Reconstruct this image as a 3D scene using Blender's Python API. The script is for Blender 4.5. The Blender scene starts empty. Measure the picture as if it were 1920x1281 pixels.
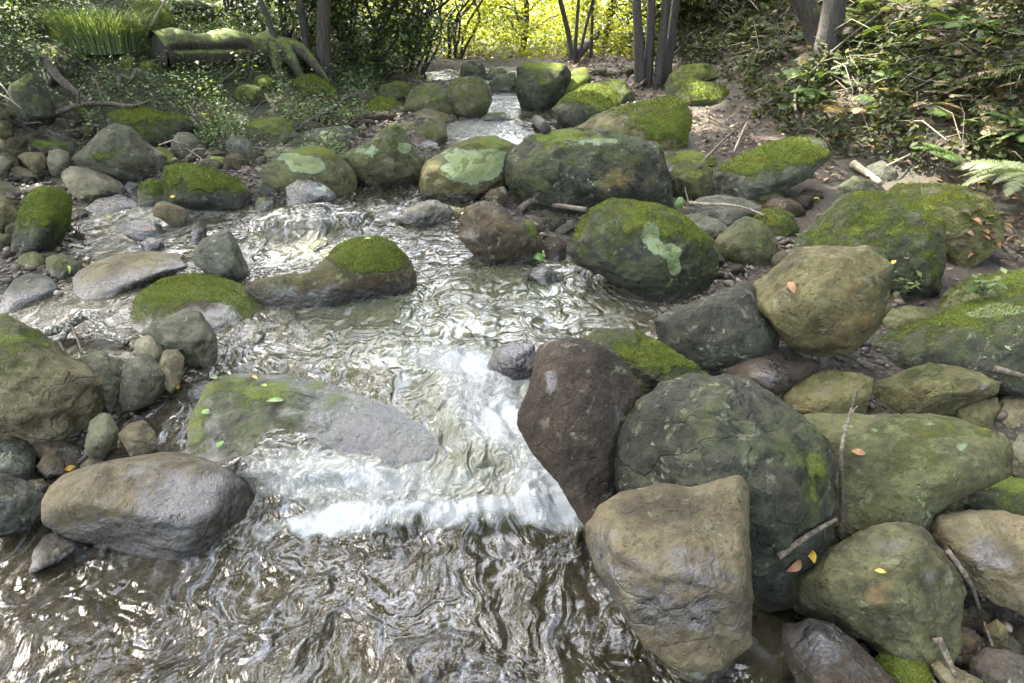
import bpy, bmesh, math, random
import numpy as np
from mathutils import Vector, Matrix
from mathutils.bvhtree import BVHTree

random.seed(7); RNG = np.random.default_rng(7)
scn = bpy.context.scene
COL = scn.collection
R = math.radians

# ------------------------------------------------------------------ camera, sky, sun, exposure
CAM_H, PITCH, FPX = 1.6, 27.0, 1297.0
camd = bpy.data.cameras.new("camera"); cam = bpy.data.objects.new("camera", camd); COL.objects.link(cam)
cam.location = (0, 0, CAM_H); cam.rotation_euler = (R(90 - PITCH), 0, 0)
camd.sensor_width = 36; camd.lens = FPX / 1920 * 36; camd.clip_start = 0.05; camd.clip_end = 400
scn.camera = cam
SUN_TO = Vector((-0.62, 0.42, 0.98)).normalized()
world = bpy.data.worlds.new("World"); scn.world = world; world.use_nodes = True
wn = world.node_tree.nodes; bgn = wn["Background"]
sky = wn.new("ShaderNodeTexSky"); sky.sky_type = 'NISHITA'; sky.sun_disc = False
sky.sun_elevation = math.asin(SUN_TO.z); sky.sun_rotation = math.atan2(SUN_TO.x, SUN_TO.y)
sky.air_density = 1.0; sky.dust_density = 6.0; sky.ozone_density = 0.5
hz = wn.new("ShaderNodeHueSaturation"); hz.inputs['Saturation'].default_value = .62; world.node_tree.links.new(sky.outputs[0], hz.inputs['Color'])
warm = wn.new("ShaderNodeMix"); warm.data_type = 'RGBA'; warm.blend_type = 'MULTIPLY'; warm.inputs[0].default_value = 1.; warm.inputs[7].default_value = (1.0, 1.0, 1.0, 1); world.node_tree.links.new(hz.outputs[0], warm.inputs[6]); world.node_tree.links.new(warm.outputs[2], bgn.inputs[0]); bgn.inputs[1].default_value = 0.15
sund = bpy.data.lights.new("sun", 'SUN'); sund.energy = 2.8; sund.angle = R(0.6); sund.color = (1.0, 0.94, 0.82)
sun = bpy.data.objects.new("sun", sund); COL.objects.link(sun)
sun.rotation_euler = SUN_TO.to_track_quat('Z', 'Y').to_euler()
vs = scn.view_settings; vs.view_transform = 'Standard'; vs.look = 'None'; vs.gamma = 1; vs.use_curve_mapping = False
vs.exposure = 4.05
scn.render.engine = 'CYCLES'
cy = scn.cycles; cy.max_bounces = 7; cy.diffuse_bounces = 4; cy.glossy_bounces = 3; cy.transmission_bounces = 4
cy.transparent_max_bounces = 8; cy.sample_clamp_indirect = 4.0; cy.sample_clamp_direct = 12.0
cy.caustics_reflective = False; cy.caustics_refractive = False; cy.use_denoising = True

# ------------------------------------------------------------------ noise
_p = np.random.default_rng(3).permutation(256); PERM = np.concatenate([_p, _p, _p]).astype(np.int64)
_g = np.random.default_rng(5).normal(size=(256, 3)); GRAD = _g / np.linalg.norm(_g, axis=1)[:, None]
def pnoise(P):
    P = np.asarray(P, float); I = np.floor(P).astype(np.int64); F = P - I; I &= 255
    U = F * F * F * (F * (F * 6 - 15) + 10); out = 0
    for dx in (0, 1):
        wx = U[:, 0] if dx else 1 - U[:, 0]
        for dy in (0, 1):
            wy = U[:, 1] if dy else 1 - U[:, 1]
            for dz in (0, 1):
                wz = U[:, 2] if dz else 1 - U[:, 2]
                h = PERM[PERM[PERM[(I[:, 0] + dx) & 255] + ((I[:, 1] + dy) & 255)] + ((I[:, 2] + dz) & 255)]
                g = GRAD[h]
                out = out + wx * wy * wz * (g[:, 0] * (F[:, 0] - dx) + g[:, 1] * (F[:, 1] - dy) + g[:, 2] * (F[:, 2] - dz))
    return out * 1.6
def fbm(P, o=4, gain=0.5, ridge=False):
    a, s, t = 1.0, 0.0, 0
    for i in range(o):
        n = pnoise(P * 2.03 ** i + 17.3 * i)
        if ridge: n = 1 - 2 * np.abs(n)
        t = t + a * n; s += a; a *= gain
    return t / s
def sstep(a, b, x):
    t = np.clip((x - a) / (b - a), 0, 1); return t * t * (3 - 2 * t)

# ------------------------------------------------------------------ photo rays and the lie of the land
_c, _s = math.cos(R(PITCH)), math.sin(R(PITCH))
FWD = Vector((0, _c, -_s)); UPV = Vector((0, _s, _c)); CAMP = Vector((0, 0, CAM_H))
def ray(px, py):
    return (FWD + Vector((1, 0, 0)) * ((px - 960) / FPX) + UPV * ((640.5 - py) / FPX))
def to_px(P):
    P = np.asarray(P) - np.array([0, 0, CAM_H]); d = np.maximum(P[:, 1] * _c - P[:, 2] * _s, 1e-3)
    return 960 + FPX * P[:, 0] / d, 640.5 - FPX * (P[:, 1] * _s + P[:, 2] * _c) / d
YS = [-20, 1.70, 1.95, 2.1, 2.5, 3.2, 4, 5, 6.5, 9, 14, 30, 80]
ZS = [0, 0, .10, .12, .20, .24, .30, .40, .55, .74, .86, 1.1, 2.0]
YS2 = [-20, 1.5, 1.95, 2.3, 2.6, 3.2, 4, 5, 6.5, 9, 14, 30, 80]
ZS2 = [0, 0, .06, .12, .18, .24, .30, .40, .55, .74, .86, 1.1, 2.0]
def S(x, y):
    x = np.asarray(x, float); y = np.asarray(y, float)
    k = sstep(-1.0, -0.5, x)
    return np.interp(y, YS, ZS) * k + np.interp(y, YS2, ZS2) * (1 - k)
def bankh(x, y):
    xr = np.interp(y, [0, 3.0, 4.2, 5.3, 6.9, 9, 14, 30], [4.2, 3.7, 3.1, 2.2, 1.75, 1.6, 2.2, 3.0])
    xl = np.interp(y, [0, 3.0, 5, 6, 7, 9, 14, 30], [-4.4, -3.8, -3.3, -2.2, -1.6, -1.4, -1.5, -3.0])
    r = np.maximum(x - xr, 0); l = np.maximum(xl - x, 0)
    return 0.78 * r - 0.3 * (1 - np.exp(-r * 1.5)) + 0.30 * l + .12 * (1 - np.exp(-l))
def ground_pt(px, py, extra=0.0):
    d = ray(px, py); t0 = 0.4
    for i in range(2500):
        t = 0.5 + i * 0.012 * (1 + i * 0.002); P = CAMP + d * t
        if P.z <= float(S(P.x, P.y)) + float(bankh(P.x, P.y)) + extra: return P
    return CAMP + d * 20

WATER_PX = [(-500, 1900), (-300, 1281), (-300, 980), (-50, 900), (60, 865), (180, 850), (240, 790), (290, 750), (240, 740), (100, 700), (-100, 700), (-100, 575), (100, 560), (150, 510),
 (130, 450), (100, 430), (150, 380), (110, 350), (60, 345), (60, 328), (130, 325), (240, 345), (300, 365), (460, 395), (540, 392), (640, 380), (680, 350),
 (785, 350), (800, 300), (835, 268), (838, 235), (870, 222), (910, 212), (922, 190), (915, 160), (850, 152), (800, 158), (790, 140), (860, 131), (990, 128), (985, 190), (1035, 212), (1045, 245),
 (1000, 262), (978, 285), (965, 350), (880, 380), (870, 440), (920, 490), (1010, 497), (1070, 485), (1280, 560), (1245, 600), (1235, 650), (1120, 690),
 (1150, 930), (1120, 990), (1160, 1100), (1260, 1180), (1380, 1110), (1430, 1060), (1500, 1060), (1520, 1150), (1480, 1281), (1700, 1900)]
def _flat(px, py):
    d = ray(px, py); P = None
    for i in range(3000):
        t = 0.4 + i * 0.006 * (1 + i * 0.002); P = CAMP + d * t
        if P.z <= float(S(P.x, P.y)): break
    return (P.x, P.y)
WPOLY = np.array([_flat(*q) for q in WATER_PX])
def water_sd(x, y):
    """signed distance to the shore, negative in the water"""
    x = np.asarray(x, float).ravel(); y = np.asarray(y, float).ravel()
    best = np.full(x.shape, 1e9); ins = np.zeros(x.shape, bool); n = len(WPOLY)
    for i in range(n):
        ax, ay = WPOLY[i]; bx, by = WPOLY[(i + 1) % n]
        dx, dy = bx - ax, by - ay; t = np.clip(((x - ax) * dx + (y - ay) * dy) / (dx * dx + dy * dy + 1e-12), 0, 1)
        best = np.minimum(best, (x - ax - t * dx) ** 2 + (y - ay - t * dy) ** 2)
        if ay != by:
            c = ((ay > y) != (by > y)) & (x < (bx - ax) * (y - ay) / (by - ay) + ax); ins ^= c
    d = np.sqrt(best); return np.where(ins, -d, d)
def terrain_z(x, y):
    sh = np.shape(x); xf = np.ravel(x).astype(float); yf = np.ravel(y).astype(float)
    sd = water_sd(xf, yf) + 0.05 * pnoise(np.stack([xf * 3, yf * 3, xf * 0], 1))
    P = np.stack([xf, yf, 0 * xf], 1)
    near = np.exp(-np.maximum(np.hypot(xf, yf) - 12, 0) / 10)
    z = S(xf, yf) + np.where(sd < 0, np.maximum(sd * 0.55, -0.17), np.minimum(sd * 0.25, 0.05)) + bankh(xf, yf)
    z = z + near * (0.02 * fbm(P * 4, 4) + 0.05 * fbm(P * .9 + 5, 3)) + (0.25 * fbm(P * .5 + 9, 3)) * sstep(0, 1.6, bankh(xf, yf))
    return z.reshape(sh)

# ------------------------------------------------------------------ mesh helpers
def tag(o, label=None, cat=None, group=None, kind=None):
    if label: o["label"] = label
    if cat: o["category"] = cat
    if group: o["group"] = group
    if kind: o["kind"] = kind
    return o
def make_mesh(name, V, F, mats=(), smooth=True, attrs=None):
    """V (n,3); F (m,k) uniform polygons"""
    V = np.asarray(V, np.float32); F = np.asarray(F, np.int32); me = bpy.data.meshes.new(name)
    me.vertices.add(len(V)); me.vertices.foreach_set("co", V.ravel())
    m, k = F.shape; me.loops.add(m * k); me.loops.foreach_set("vertex_index", F.ravel())
    me.polygons.add(m); me.polygons.foreach_set("loop_start", np.arange(0, m * k, k, dtype=np.int32))
    me.polygons.foreach_set("loop_total", np.full(m, k, np.int32))
    if smooth: me.polygons.foreach_set("use_smooth", np.ones(m, bool))
    me.update(calc_edges=True)
    for mt in mats: me.materials.append(mt)
    for a, val in (attrs or {}).items():
        at = me.attributes.new(a, 'FLOAT', 'POINT'); at.data.foreach_set("value", np.asarray(val, np.float32))
    return me
def link(name, me, parent=None, loc=(0, 0, 0)):
    o = bpy.data.objects.new(name, me); COL.objects.link(o); o.location = loc
    if parent: o.parent = parent
    return o
def root(name, loc, label, cat, group=None):
    o = bpy.data.objects.new(name, None); o.empty_display_size = .1; COL.objects.link(o); o.location = loc
    return tag(o, label, cat, group)
def vnormals(me):
    n = np.empty(len(me.vertices) * 3, np.float32); me.vertices.foreach_get("normal", n); return n.reshape(-1, 3)

# ------------------------------------------------------------------ materials
class NT:
    def __init__(s, name):
        s.m = bpy.data.materials.new(name); s.m.use_nodes = True; s.t = s.m.node_tree; s.n = s.t.nodes
        s.b = s.n["Principled BSDF"]; s.out = s.n["Material Output"]
    def _in(s, sock, v):
        if v is None: return
        if hasattr(v, "links") or isinstance(v, bpy.types.NodeSocket): s.t.links.new(v, sock)
        elif isinstance(v, (tuple, list)) and sock.type == 'RGBA' and len(v) == 3: sock.default_value = (*v, 1)
        else: sock.default_value = v
    def attr(s, name, kind='GEOMETRY', out='Fac'):
        n = s.n.new("ShaderNodeAttribute"); n.attribute_name = name; n.attribute_type = kind; return n.outputs[out]
    def co(s, out='Object'): return s.n.new("ShaderNodeTexCoord").outputs[out]
    def rnd(s): return s.n.new("ShaderNodeObjectInfo").outputs['Random']
    def math(s, op, a, b=None, c=None, clamp=False):
        n = s.n.new("ShaderNodeMath"); n.operation = op; n.use_clamp = clamp
        s._in(n.inputs[0], a); s._in(n.inputs[1], b); s._in(n.inputs[2], c); return n.outputs[0]
    def vmath(s, op, a, b=None, sc=None):
        n = s.n.new("ShaderNodeVectorMath"); n.operation = op; s._in(n.inputs[0], a); s._in(n.inputs[1], b)
        if sc is not None: s._in(n.inputs['Scale'], sc)
        return n.outputs[0]
    def noise(s, co, scale, detail=4, rough=.55, dist=0., out=0, ntype='FBM'):
        n = s.n.new("ShaderNodeTexNoise"); s._in(n.inputs['Vector'], co); n.inputs['Scale'].default_value = scale
        n.inputs['Detail'].default_value = detail; n.inputs['Roughness'].default_value = rough; n.inputs['Distortion'].default_value = dist
        return n.outputs[out]
    def vor(s, co, scale, feature='F1', out=0, rand=1.):
        n = s.n.new("ShaderNodeTexVoronoi"); n.feature = feature; s._in(n.inputs['Vector'], co); n.inputs['Scale'].default_value = scale
        n.inputs['Randomness'].default_value = rand; return n.outputs[out]
    def ramp(s, f, lo, hi, a=0., b=1.):
        n = s.n.new("ShaderNodeMapRange"); n.interpolation_type = 'SMOOTHSTEP'; s._in(n.inputs[0], f)
        n.inputs[1].default_value = lo; n.inputs[2].default_value = hi; n.inputs[3].default_value = a; n.inputs[4].default_value = b; return n.outputs[0]
    def mix(s, f, a, b, mode='MIX'):
        n = s.n.new("ShaderNodeMix"); n.data_type = 'RGBA'; n.blend_type = mode; s._in(n.inputs[0], f); s._in(n.inputs[6], a); s._in(n.inputs[7], b); return n.outputs[2]
    def fmix(s, f, a, b):
        n = s.n.new("ShaderNodeMix"); n.data_type = 'FLOAT'; s._in(n.inputs[0], f); s._in(n.inputs[2], a); s._in(n.inputs[3], b); return n.outputs[0]
    def bump(s, h, strength, dist, normal=None):
        n = s.n.new("ShaderNodeBump"); s._in(n.inputs['Strength'], strength); n.inputs['Distance'].default_value = dist; s._in(n.inputs['Height'], h)
        if normal is not None: s._in(n.inputs['Normal'], normal)
        return n.outputs[0]
    def sh(s, kind, **kw):
        n = s.n.new(kind)
        for k, v in kw.items(): s._in(n.inputs[k], v)
        return n.outputs[0]
    def mixsh(s, f, a, b):
        n = s.n.new("ShaderNodeMixShader"); s._in(n.inputs[0], f); s._in(n.inputs[1], a); s._in(n.inputs[2], b); return n.outputs[0]

def rock_material():
    t = NT("river_rock"); co = t.vmath('ADD', t.co(), t.vmath('SCALE', (37.1, 11.7, 23.9), None, t.rnd()))
    A = t.attr("rock_a", 'OBJECT', 'Color'); B = t.attr("rock_b", 'OBJECT', 'Color')
    n1 = t.noise(co, 7, 6, .6, .6); n2 = t.noise(co, 34, 6, .65); n3 = t.noise(co, 140, 4, .7)
    f = t.ramp(t.math('ADD', t.math('MULTIPLY', n1, .6), t.math('MULTIPLY', n2, .4)), .38, .62)
    c = t.mix(f, B, A)
    c = t.mix(t.math('MULTIPLY', t.ramp(n3, .35, .7), .55), c, t.mix(.5, c, A, 'MULTIPLY'), 'MIX')
    # mineral grains, pale and dark specks
    sp = t.vor(co, 170, 'F1', 0); c = t.mix(t.math('MULTIPLY', t.ramp(sp, .28, .16), .14), c, (.36, .34, .29))
    dk = t.noise(co, 60, 3, .6); c = t.mix(t.ramp(dk, .60, .72), c, t.mix(1., c, (.35, .33, .3), 'MULTIPLY'))
    c = t.mix(t.ramp(t.noise(co, 4.5, 5, .65, .8), .56, .40, 0, .62), c, t.mix(1., c, (.42, .40, .35), 'MULTIPLY'))
    c = t.mix(t.ramp(t.noise(t.vmath('ADD', co, (3., 9., 5.)), 19, 5, .7, .5), .57, .66, 0, .5), c, (.22, .215, .16))
    # iron staining
    och = t.math('ADD', t.attr("ochre"), t.math('MULTIPLY', t.math('SUBTRACT', t.noise(co, 9, 5, .6, 1.), .5), 2.2))
    c = t.mix(t.ramp(och, .25, .8, 0, .8), c, t.mix(n2, (.10, .062, .028), (.20, .14, .065)))
    # tiny lichen spots all over
    ls = t.math('MULTIPLY', t.ramp(t.noise(co, 26, 3, .6, .5), .63, .67), t.ramp(t.noise(co, 5, 2, .5), .48, .62))
    ls = t.math('MULTIPLY', ls, t.attr("spots", 'OBJECT', 'Fac'))
    c = t.mix(ls, c, (.30, .34, .22))
    # wetness, and the contact shade painted at rock feet
    wt = t.math('ADD', t.attr("wet"), t.math('MULTIPLY', t.math('SUBTRACT', t.noise(co, 11, 6, .7, .6), .5), 2.2))
    wet = t.ramp(wt, .12, .85)
    c = t.mix(wet, c, t.mix(1., c, (.21, .19, .165), 'MULTIPLY'))
    # thin algae
    al = t.math('MULTIPLY', t.ramp(t.math('ADD', t.attr("moss"), t.math('MULTIPLY', t.math('SUBTRACT', n1, .5), 2.4)), -.75, .5), .72)
    al = t.math('MULTIPLY', al, t.ramp(n3, .3, .6, .45, 1.))
    c = t.mix(al, c, t.mix(n2, (.035, .05, .018), (.12, .13, .035)))
    # moss cushions
    mf = t.math('ADD', t.attr("moss"), t.math('ADD', t.math('MULTIPLY', t.math('SUBTRACT', t.noise(co, 16, 5, .7, .4), .5), 1.9), t.math('MULTIPLY', t.math('SUBTRACT', n3, .5), 1.1)))
    moss = t.ramp(mf, .05, .6)
    mc = t.mix(t.noise(co, 22, 5, .7), (.026, .045, .010), (.185, .23, .033))
    mc = t.mix(t.ramp(t.noise(co, 230, 2, .5), .45, .7), mc, (.23, .255, .05))
    mc = t.mix(t.ramp(t.noise(co, 7, 3, .6), .5, .68), mc, t.mix(1., mc, (1.25, .95, .6), 'MULTIPLY'))
    c = t.mix(moss, c, mc)
    # mint crustose lichen, crisp ragged edge
    lf = t.math('ADD', t.attr("lichen"), t.math('MULTIPLY', t.math('ADD', t.math('MULTIPLY', t.math('SUBTRACT', t.noise(co, 14, 4, .6, .8), .5), 2.2), t.math('MULTIPLY', t.math('SUBTRACT', t.noise(co, 75, 6, .8, .5), .5), 3.0))))
    lich = t.ramp(lf, .40, .62, 0, .9)
    lc = t.mix(t.noise(co, 80, 5, .7), (.17, .22, .13), (.42, .48, .33))
    lc = t.mix(t.ramp(t.attr("lichen"), .8, 1.6), lc, t.mix(1., lc, (1.0, .96, .72), 'MULTIPLY'))
    c = t.mix(t.math('MULTIPLY', lich, t.ramp(n3, .22, .42, .55, 1)), c, lc)
    rg = t.fmix(wet, .82, t.ramp(n2, .3, .7, .16, .42)); rg = t.fmix(t.math('MAXIMUM', moss, lich), rg, .95)
    bo = t.vor(t.vmath('ADD', co, t.vmath('SCALE', t.noise(co, 5, 3, .5, 0, 1), None, .25)), 5.5, 'DISTANCE_TO_EDGE')
    cr = t.math('MULTIPLY', t.ramp(bo, .0, .035), t.attr("cracks", 'OBJECT', 'Fac'))
    h = t.math('ADD', t.math('MULTIPLY', n1, 1.3), t.math('ADD', t.math('MULTIPLY', n2, .42), t.math('MULTIPLY', n3, .13)))
    h = t.math('ADD', h, t.math('MULTIPLY', cr, .24))
    pit = t.ramp(t.noise(co, 46, 2, .5), .62, .74); h = t.math('SUBTRACT', h, t.math('MULTIPLY', pit, .18))
    mh = t.math('ADD', t.math('MULTIPLY', t.noise(co, 90, 4, .8), .5), t.math('MULTIPLY', t.noise(co, 300, 2, .6), .25))
    h = t.math('ADD', h, t.math('MULTIPLY', moss, t.math('ADD', mh, .12)))
    h = t.math('ADD', h, t.math('MULTIPLY', lich, t.math('MULTIPLY', t.noise(co, 110, 4, .7), .3)))
    bp = t.bump(h, 1., .030)
    t._in(t.b.inputs['Base Color'], t.mix(1., c, (.66, .70, .60), 'MULTIPLY')); t._in(t.b.inputs['Roughness'], rg); t._in(t.b.inputs['Normal'], bp)
    t._in(t.b.inputs['Specular IOR Level'], t.fmix(wet, .25, .75))
    t._in(t.b.inputs['Coat Weight'], t.math('MULTIPLY', t.math('MULTIPLY', wet, .45), t.math('SUBTRACT', 1., moss, None, True))); t.b.inputs['Coat Roughness'].default_value = .12; t._in(t.b.inputs['Coat Normal'], t.bump(t.math('ADD', n2, t.math('MULTIPLY', n1, 1.)), .5, .012))
    return t.m
M_ROCK = rock_material()

def leaf_material(name, ca, cb, trans=.45, rough=.5, cc=None, spec=.5):
    t = NT(name); v = t.attr("v"); c = t.mix(v, ca, cb)
    if cc: c = t.mix(t.ramp(v, .82, .9), c, cc)
    c = t.mix(t.math('MULTIPLY', t.noise(t.co(), 60, 3), .35), c, t.mix(1., c, (.45, .45, .4), 'MULTIPLY'))
    t._in(t.b.inputs['Base Color'], c); t.b.inputs['Roughness'].default_value = rough; t.b.inputs['Specular IOR Level'].default_value = spec
    tr = t.sh("ShaderNodeBsdfTranslucent", Color=t.mix(1., c, (1.35, 1.25, .55), 'MULTIPLY'))
    t._in(t.out.inputs[0], t.mixsh(trans, t.b.outputs[0], tr)); return t.m
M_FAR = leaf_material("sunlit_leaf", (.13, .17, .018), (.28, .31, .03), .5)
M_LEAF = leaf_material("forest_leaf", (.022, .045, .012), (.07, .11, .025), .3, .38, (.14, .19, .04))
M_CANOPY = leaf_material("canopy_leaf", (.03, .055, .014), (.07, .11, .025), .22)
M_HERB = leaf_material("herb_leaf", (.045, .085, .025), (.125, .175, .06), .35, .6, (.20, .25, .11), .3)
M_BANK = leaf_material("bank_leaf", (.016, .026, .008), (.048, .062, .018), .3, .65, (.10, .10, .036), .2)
M_GRASS = leaf_material("grass_blade", (.075, .12, .05), (.19, .25, .11), .35, .55, None, .3)
M_FERN = leaf_material("fern_pinna", (.035, .07, .018), (.08, .125, .032), .3, .6, None, .3)
M_FERNP = leaf_material("pale_fern_pinna", (.065, .09, .04), (.14, .17, .075), .3, .6)
M_FERNB = leaf_material("dry_fern_pinna", (.12, .09, .045), (.26, .21, .12), .3, .7)
M_LITTER = leaf_material("dead_leaf", (.04, .024, .012), (.14, .088, .045), .12, .65, (.22, .16, .07))
M_MOSS = leaf_material("moss_tuft", (.035, .056, .010), (.165, .20, .032), .25, .8, (.26, .28, .05), .15)
def plain(name, col, rough=.5, trans=0., col2=None, sc=30, spec=.5):
    t = NT(name); c = t.mix(t.ramp(t.noise(t.co(), sc, 5, .65), .35, .65), col, col2 or tuple(.6 * v for v in col))
    t._in(t.b.inputs['Base Color'], c); t.b.inputs['Roughness'].default_value = rough; t.b.inputs['Specular IOR Level'].default_value = spec
    t._in(t.b.inputs['Normal'], t.bump(t.noise(t.co(), sc * 2, 5, .7), .4, .004))
    if trans: t._in(t.out.inputs[0], t.mixsh(trans, t.b.outputs[0], t.sh("ShaderNodeBsdfTranslucent", Color=c)))
    return t.m
def bark_material(name, a, b, moss=0., lichen=0., wet=.0):
    t = NT(name); co = t.co(); n = t.noise(co, 9, 6, .65, 1.); n2 = t.noise(t.vmath('MULTIPLY', co, (1, 1, .18)), 45, 5, .7)
    c = t.mix(t.ramp(n2, .35, .65), b, a)
    if moss:
        g = t.n.new("ShaderNodeNewGeometry"); sx = t.n.new("ShaderNodeSeparateXYZ"); t._in(sx.inputs[0], g.outputs['Normal'])
        m = t.ramp(t.math('ADD', t.math('MULTIPLY', sx.outputs[2], .5), t.math('ADD', n, moss - 1.)), .05, .35)
        c = t.mix(m, c, t.mix(t.noise(co, 60, 4), (.03, .05, .01), (.14, .17, .025)))
    if lichen:
        c = t.mix(t.math('MULTIPLY', t.ramp(t.noise(co, 75, 5, .7), .5, .56), lichen), c, (.34, .36, .28))
    t._in(t.b.inputs['Base Color'], c); t.b.inputs['Roughness'].default_value = .85 - .5 * wet
    t._in(t.b.inputs['Normal'], t.bump(t.math('ADD', n2, n), .8, .012)); return t.m
M_BARK = bark_material("dark_bark", (.034, .028, .02), (.013, .011, .008), .12, .06)
M_BARKM = bark_material("mossy_bark", (.045, .037, .025), (.016, .013, .01), .42)
M_LOG = bark_material("rotting_log", (.045, .035, .022), (.014, .011, .008), .45)
M_BRANCH = bark_material("brown_branch", (.085, .062, .04), (.03, .023, .016), 0, .2)
M_PALEBR = bark_material("pale_branch", (.24, .2, .13), (.12, .095, .06), 0, .4)
M_LICHBR = bark_material("lichened_branch", (.07, .055, .04), (.03, .025, .018), 0, 1., .3)

def ground_material():
    t = NT("stream_bank_soil"); co = t.co(); n = t.noise(co, 3, 6, .6, .4); n2 = t.noise(co, 40, 5, .7); n3 = t.noise(co, 160, 3, .7)
    c = t.mix(t.ramp(n, .4, .6), (.055, .041, .028), (.036, .034, .02))
    c = t.mix(t.ramp(n2, .45, .68), c, (.085, .062, .04)); c = t.mix(t.ramp(n3, .55, .75), c, (.11, .09, .065))
    c = t.mix(t.attr('gravel'), c, t.mix(1., c, (.62, .58, .52), 'MULTIPLY'))
    g = t.math('ADD', t.attr("green"), t.math('MULTIPLY', t.math('SUBTRACT', n2, .5), 1.6))
    c = t.mix(t.ramp(g, .3, .7), c, t.mix(n3, (.035, .055, .015), (.09, .12, .035)))
    v = t.vor(co, 42, 'F1', 0); vc = t.vor(co, 42, 'F1', 1)
    peb = t.math('MULTIPLY', t.ramp(v, .55, .42), t.attr("gravel"))
    c = t.mix(peb, c, t.mix(.5, t.mix(vc, (.09, .07, .05), (.22, .18, .13)), c))
    t._in(t.b.inputs['Base Color'], t.mix(1., c, (.58, .60, .52), 'MULTIPLY')); t.b.inputs['Roughness'].default_value = .85
    h = t.math('ADD', t.math('MULTIPLY', n2, .5), t.math('ADD', t.math('MULTIPLY', n3, .25), t.math('MULTIPLY', peb, .5)))
    t._in(t.b.inputs['Normal'], t.bump(h, .9, .02)); return t.m
M_GROUND = ground_material()

def water_material():
    t = NT("stream_water"); co = t.co('Object'); tb = t.attr("turb"); fm = t.attr("foam"); mk = t.attr("milk")
    wc = t.vmath('ADD', co, t.vmath('SCALE', t.vmath('SUBTRACT', t.noise(co, 2.2, 3, .6, 0, 1), (.5, .5, .5)), None, .35))
    st = t.vmath('MULTIPLY', wc, (1.0, .30, .5))
    r1 = t.noise(st, 13, 2, .5, .35); r2 = t.noise(st, 36, 3, .5, .3); r3 = t.noise(wc, 110, 2, .5, .6)
    h = t.math('ADD', t.math('MULTIPLY', r1, 1.), t.math('ADD', t.math('MULTIPLY', r2, .22), t.math('MULTIPLY', r3, .03)))
    h = t.math('MULTIPLY', h, t.math('MULTIPLY', tb, t.ramp(t.noise(wc, 3.2, 3, .6, .8), .36, .64, .35, 1.25)))
    s0 = t.vmath('MULTIPLY', wc, (1.0, .6, .5))
    fnz = t.math('ADD', t.math('MULTIPLY', t.math('SUBTRACT', t.noise(s0, 24, 7, .82, 1.5), .5), 3.4), t.math('MULTIPLY', t.math('SUBTRACT', t.noise(wc, 120, 3, .7), .5), .9))
    fo = t.math('ADD', fm, t.math('MULTIPLY', fnz, t.math('MULTIPLY', t.math('ADD', fm, .10), 2.6, None, True)))
    foam = t.ramp(fo, .42, 1.25)
    nrm = t.bump(t.math('ADD', h, t.math('MULTIPLY', foam, t.math('MULTIPLY', t.noise(wc, 170, 3, .8), .5))), 1., .046)
    murk = t.mix(t.ramp(t.noise(co, 2.5, 3), .35, .65), (.052, .046, .026), (.080, .073, .042))
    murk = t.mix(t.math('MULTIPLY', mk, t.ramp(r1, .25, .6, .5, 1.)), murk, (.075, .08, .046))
    murk = t.mix(t.ramp(t.math('ADD', fm, t.math('MULTIPLY', t.math('SUBTRACT', r2, .5), .4)), .12, .75), murk, (.27, .28, .235))
    body = t.mixsh(t.math('ADD', .42, t.math('MULTIPLY', t.math('ADD', mk, fm), .5), None, True), t.sh("ShaderNodeBsdfTransparent", Color=(.46, .37, .22)), t.sh("ShaderNodeBsdfDiffuse", Color=murk, Normal=nrm))
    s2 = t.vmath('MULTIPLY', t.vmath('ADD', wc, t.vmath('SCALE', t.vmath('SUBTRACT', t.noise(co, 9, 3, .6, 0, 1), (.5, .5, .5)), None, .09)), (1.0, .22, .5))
    glint_streaks = t.math('MULTIPLY', t.ramp(t.noise(s2, 26, 6, .68, .35), .50, .72), t.math('MULTIPLY', t.math('MULTIPLY', tb, .40), t.ramp(t.noise(wc, 4, 3, .6), .35, .62, .25, 1.)), None, True)  # pale streaks painted into the colour to imitate sky glitter on ripples
    body = t.mixsh(glint_streaks, body, t.sh("ShaderNodeBsdfDiffuse", Color=(.36, .38, .42), Normal=nrm))
    gl = t.n.new("ShaderNodeBsdfGlossy"); gl.inputs['Roughness'].default_value = .13; gl.inputs['Color'].default_value = (1, 1, 1, 1); t._in(gl.inputs['Normal'], nrm)
    fr = t.n.new("ShaderNodeFresnel"); fr.inputs[0].default_value = 1.45; t._in(fr.inputs['Normal'], nrm)
    w = t.mixsh(fr.outputs[0], body, gl.outputs[0])
    fd = t.n.new("ShaderNodeBsdfPrincipled"); fd.inputs['Base Color'].default_value = (.62, .64, .62, 1); fd.inputs['Roughness'].default_value = .35; t._in(fd.inputs['Normal'], nrm)
    t._in(t.out.inputs[0], t.mixsh(t.math('MULTIPLY', foam, .93), w, fd.outputs[0])); return t.m
M_WATER = water_material()

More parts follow.
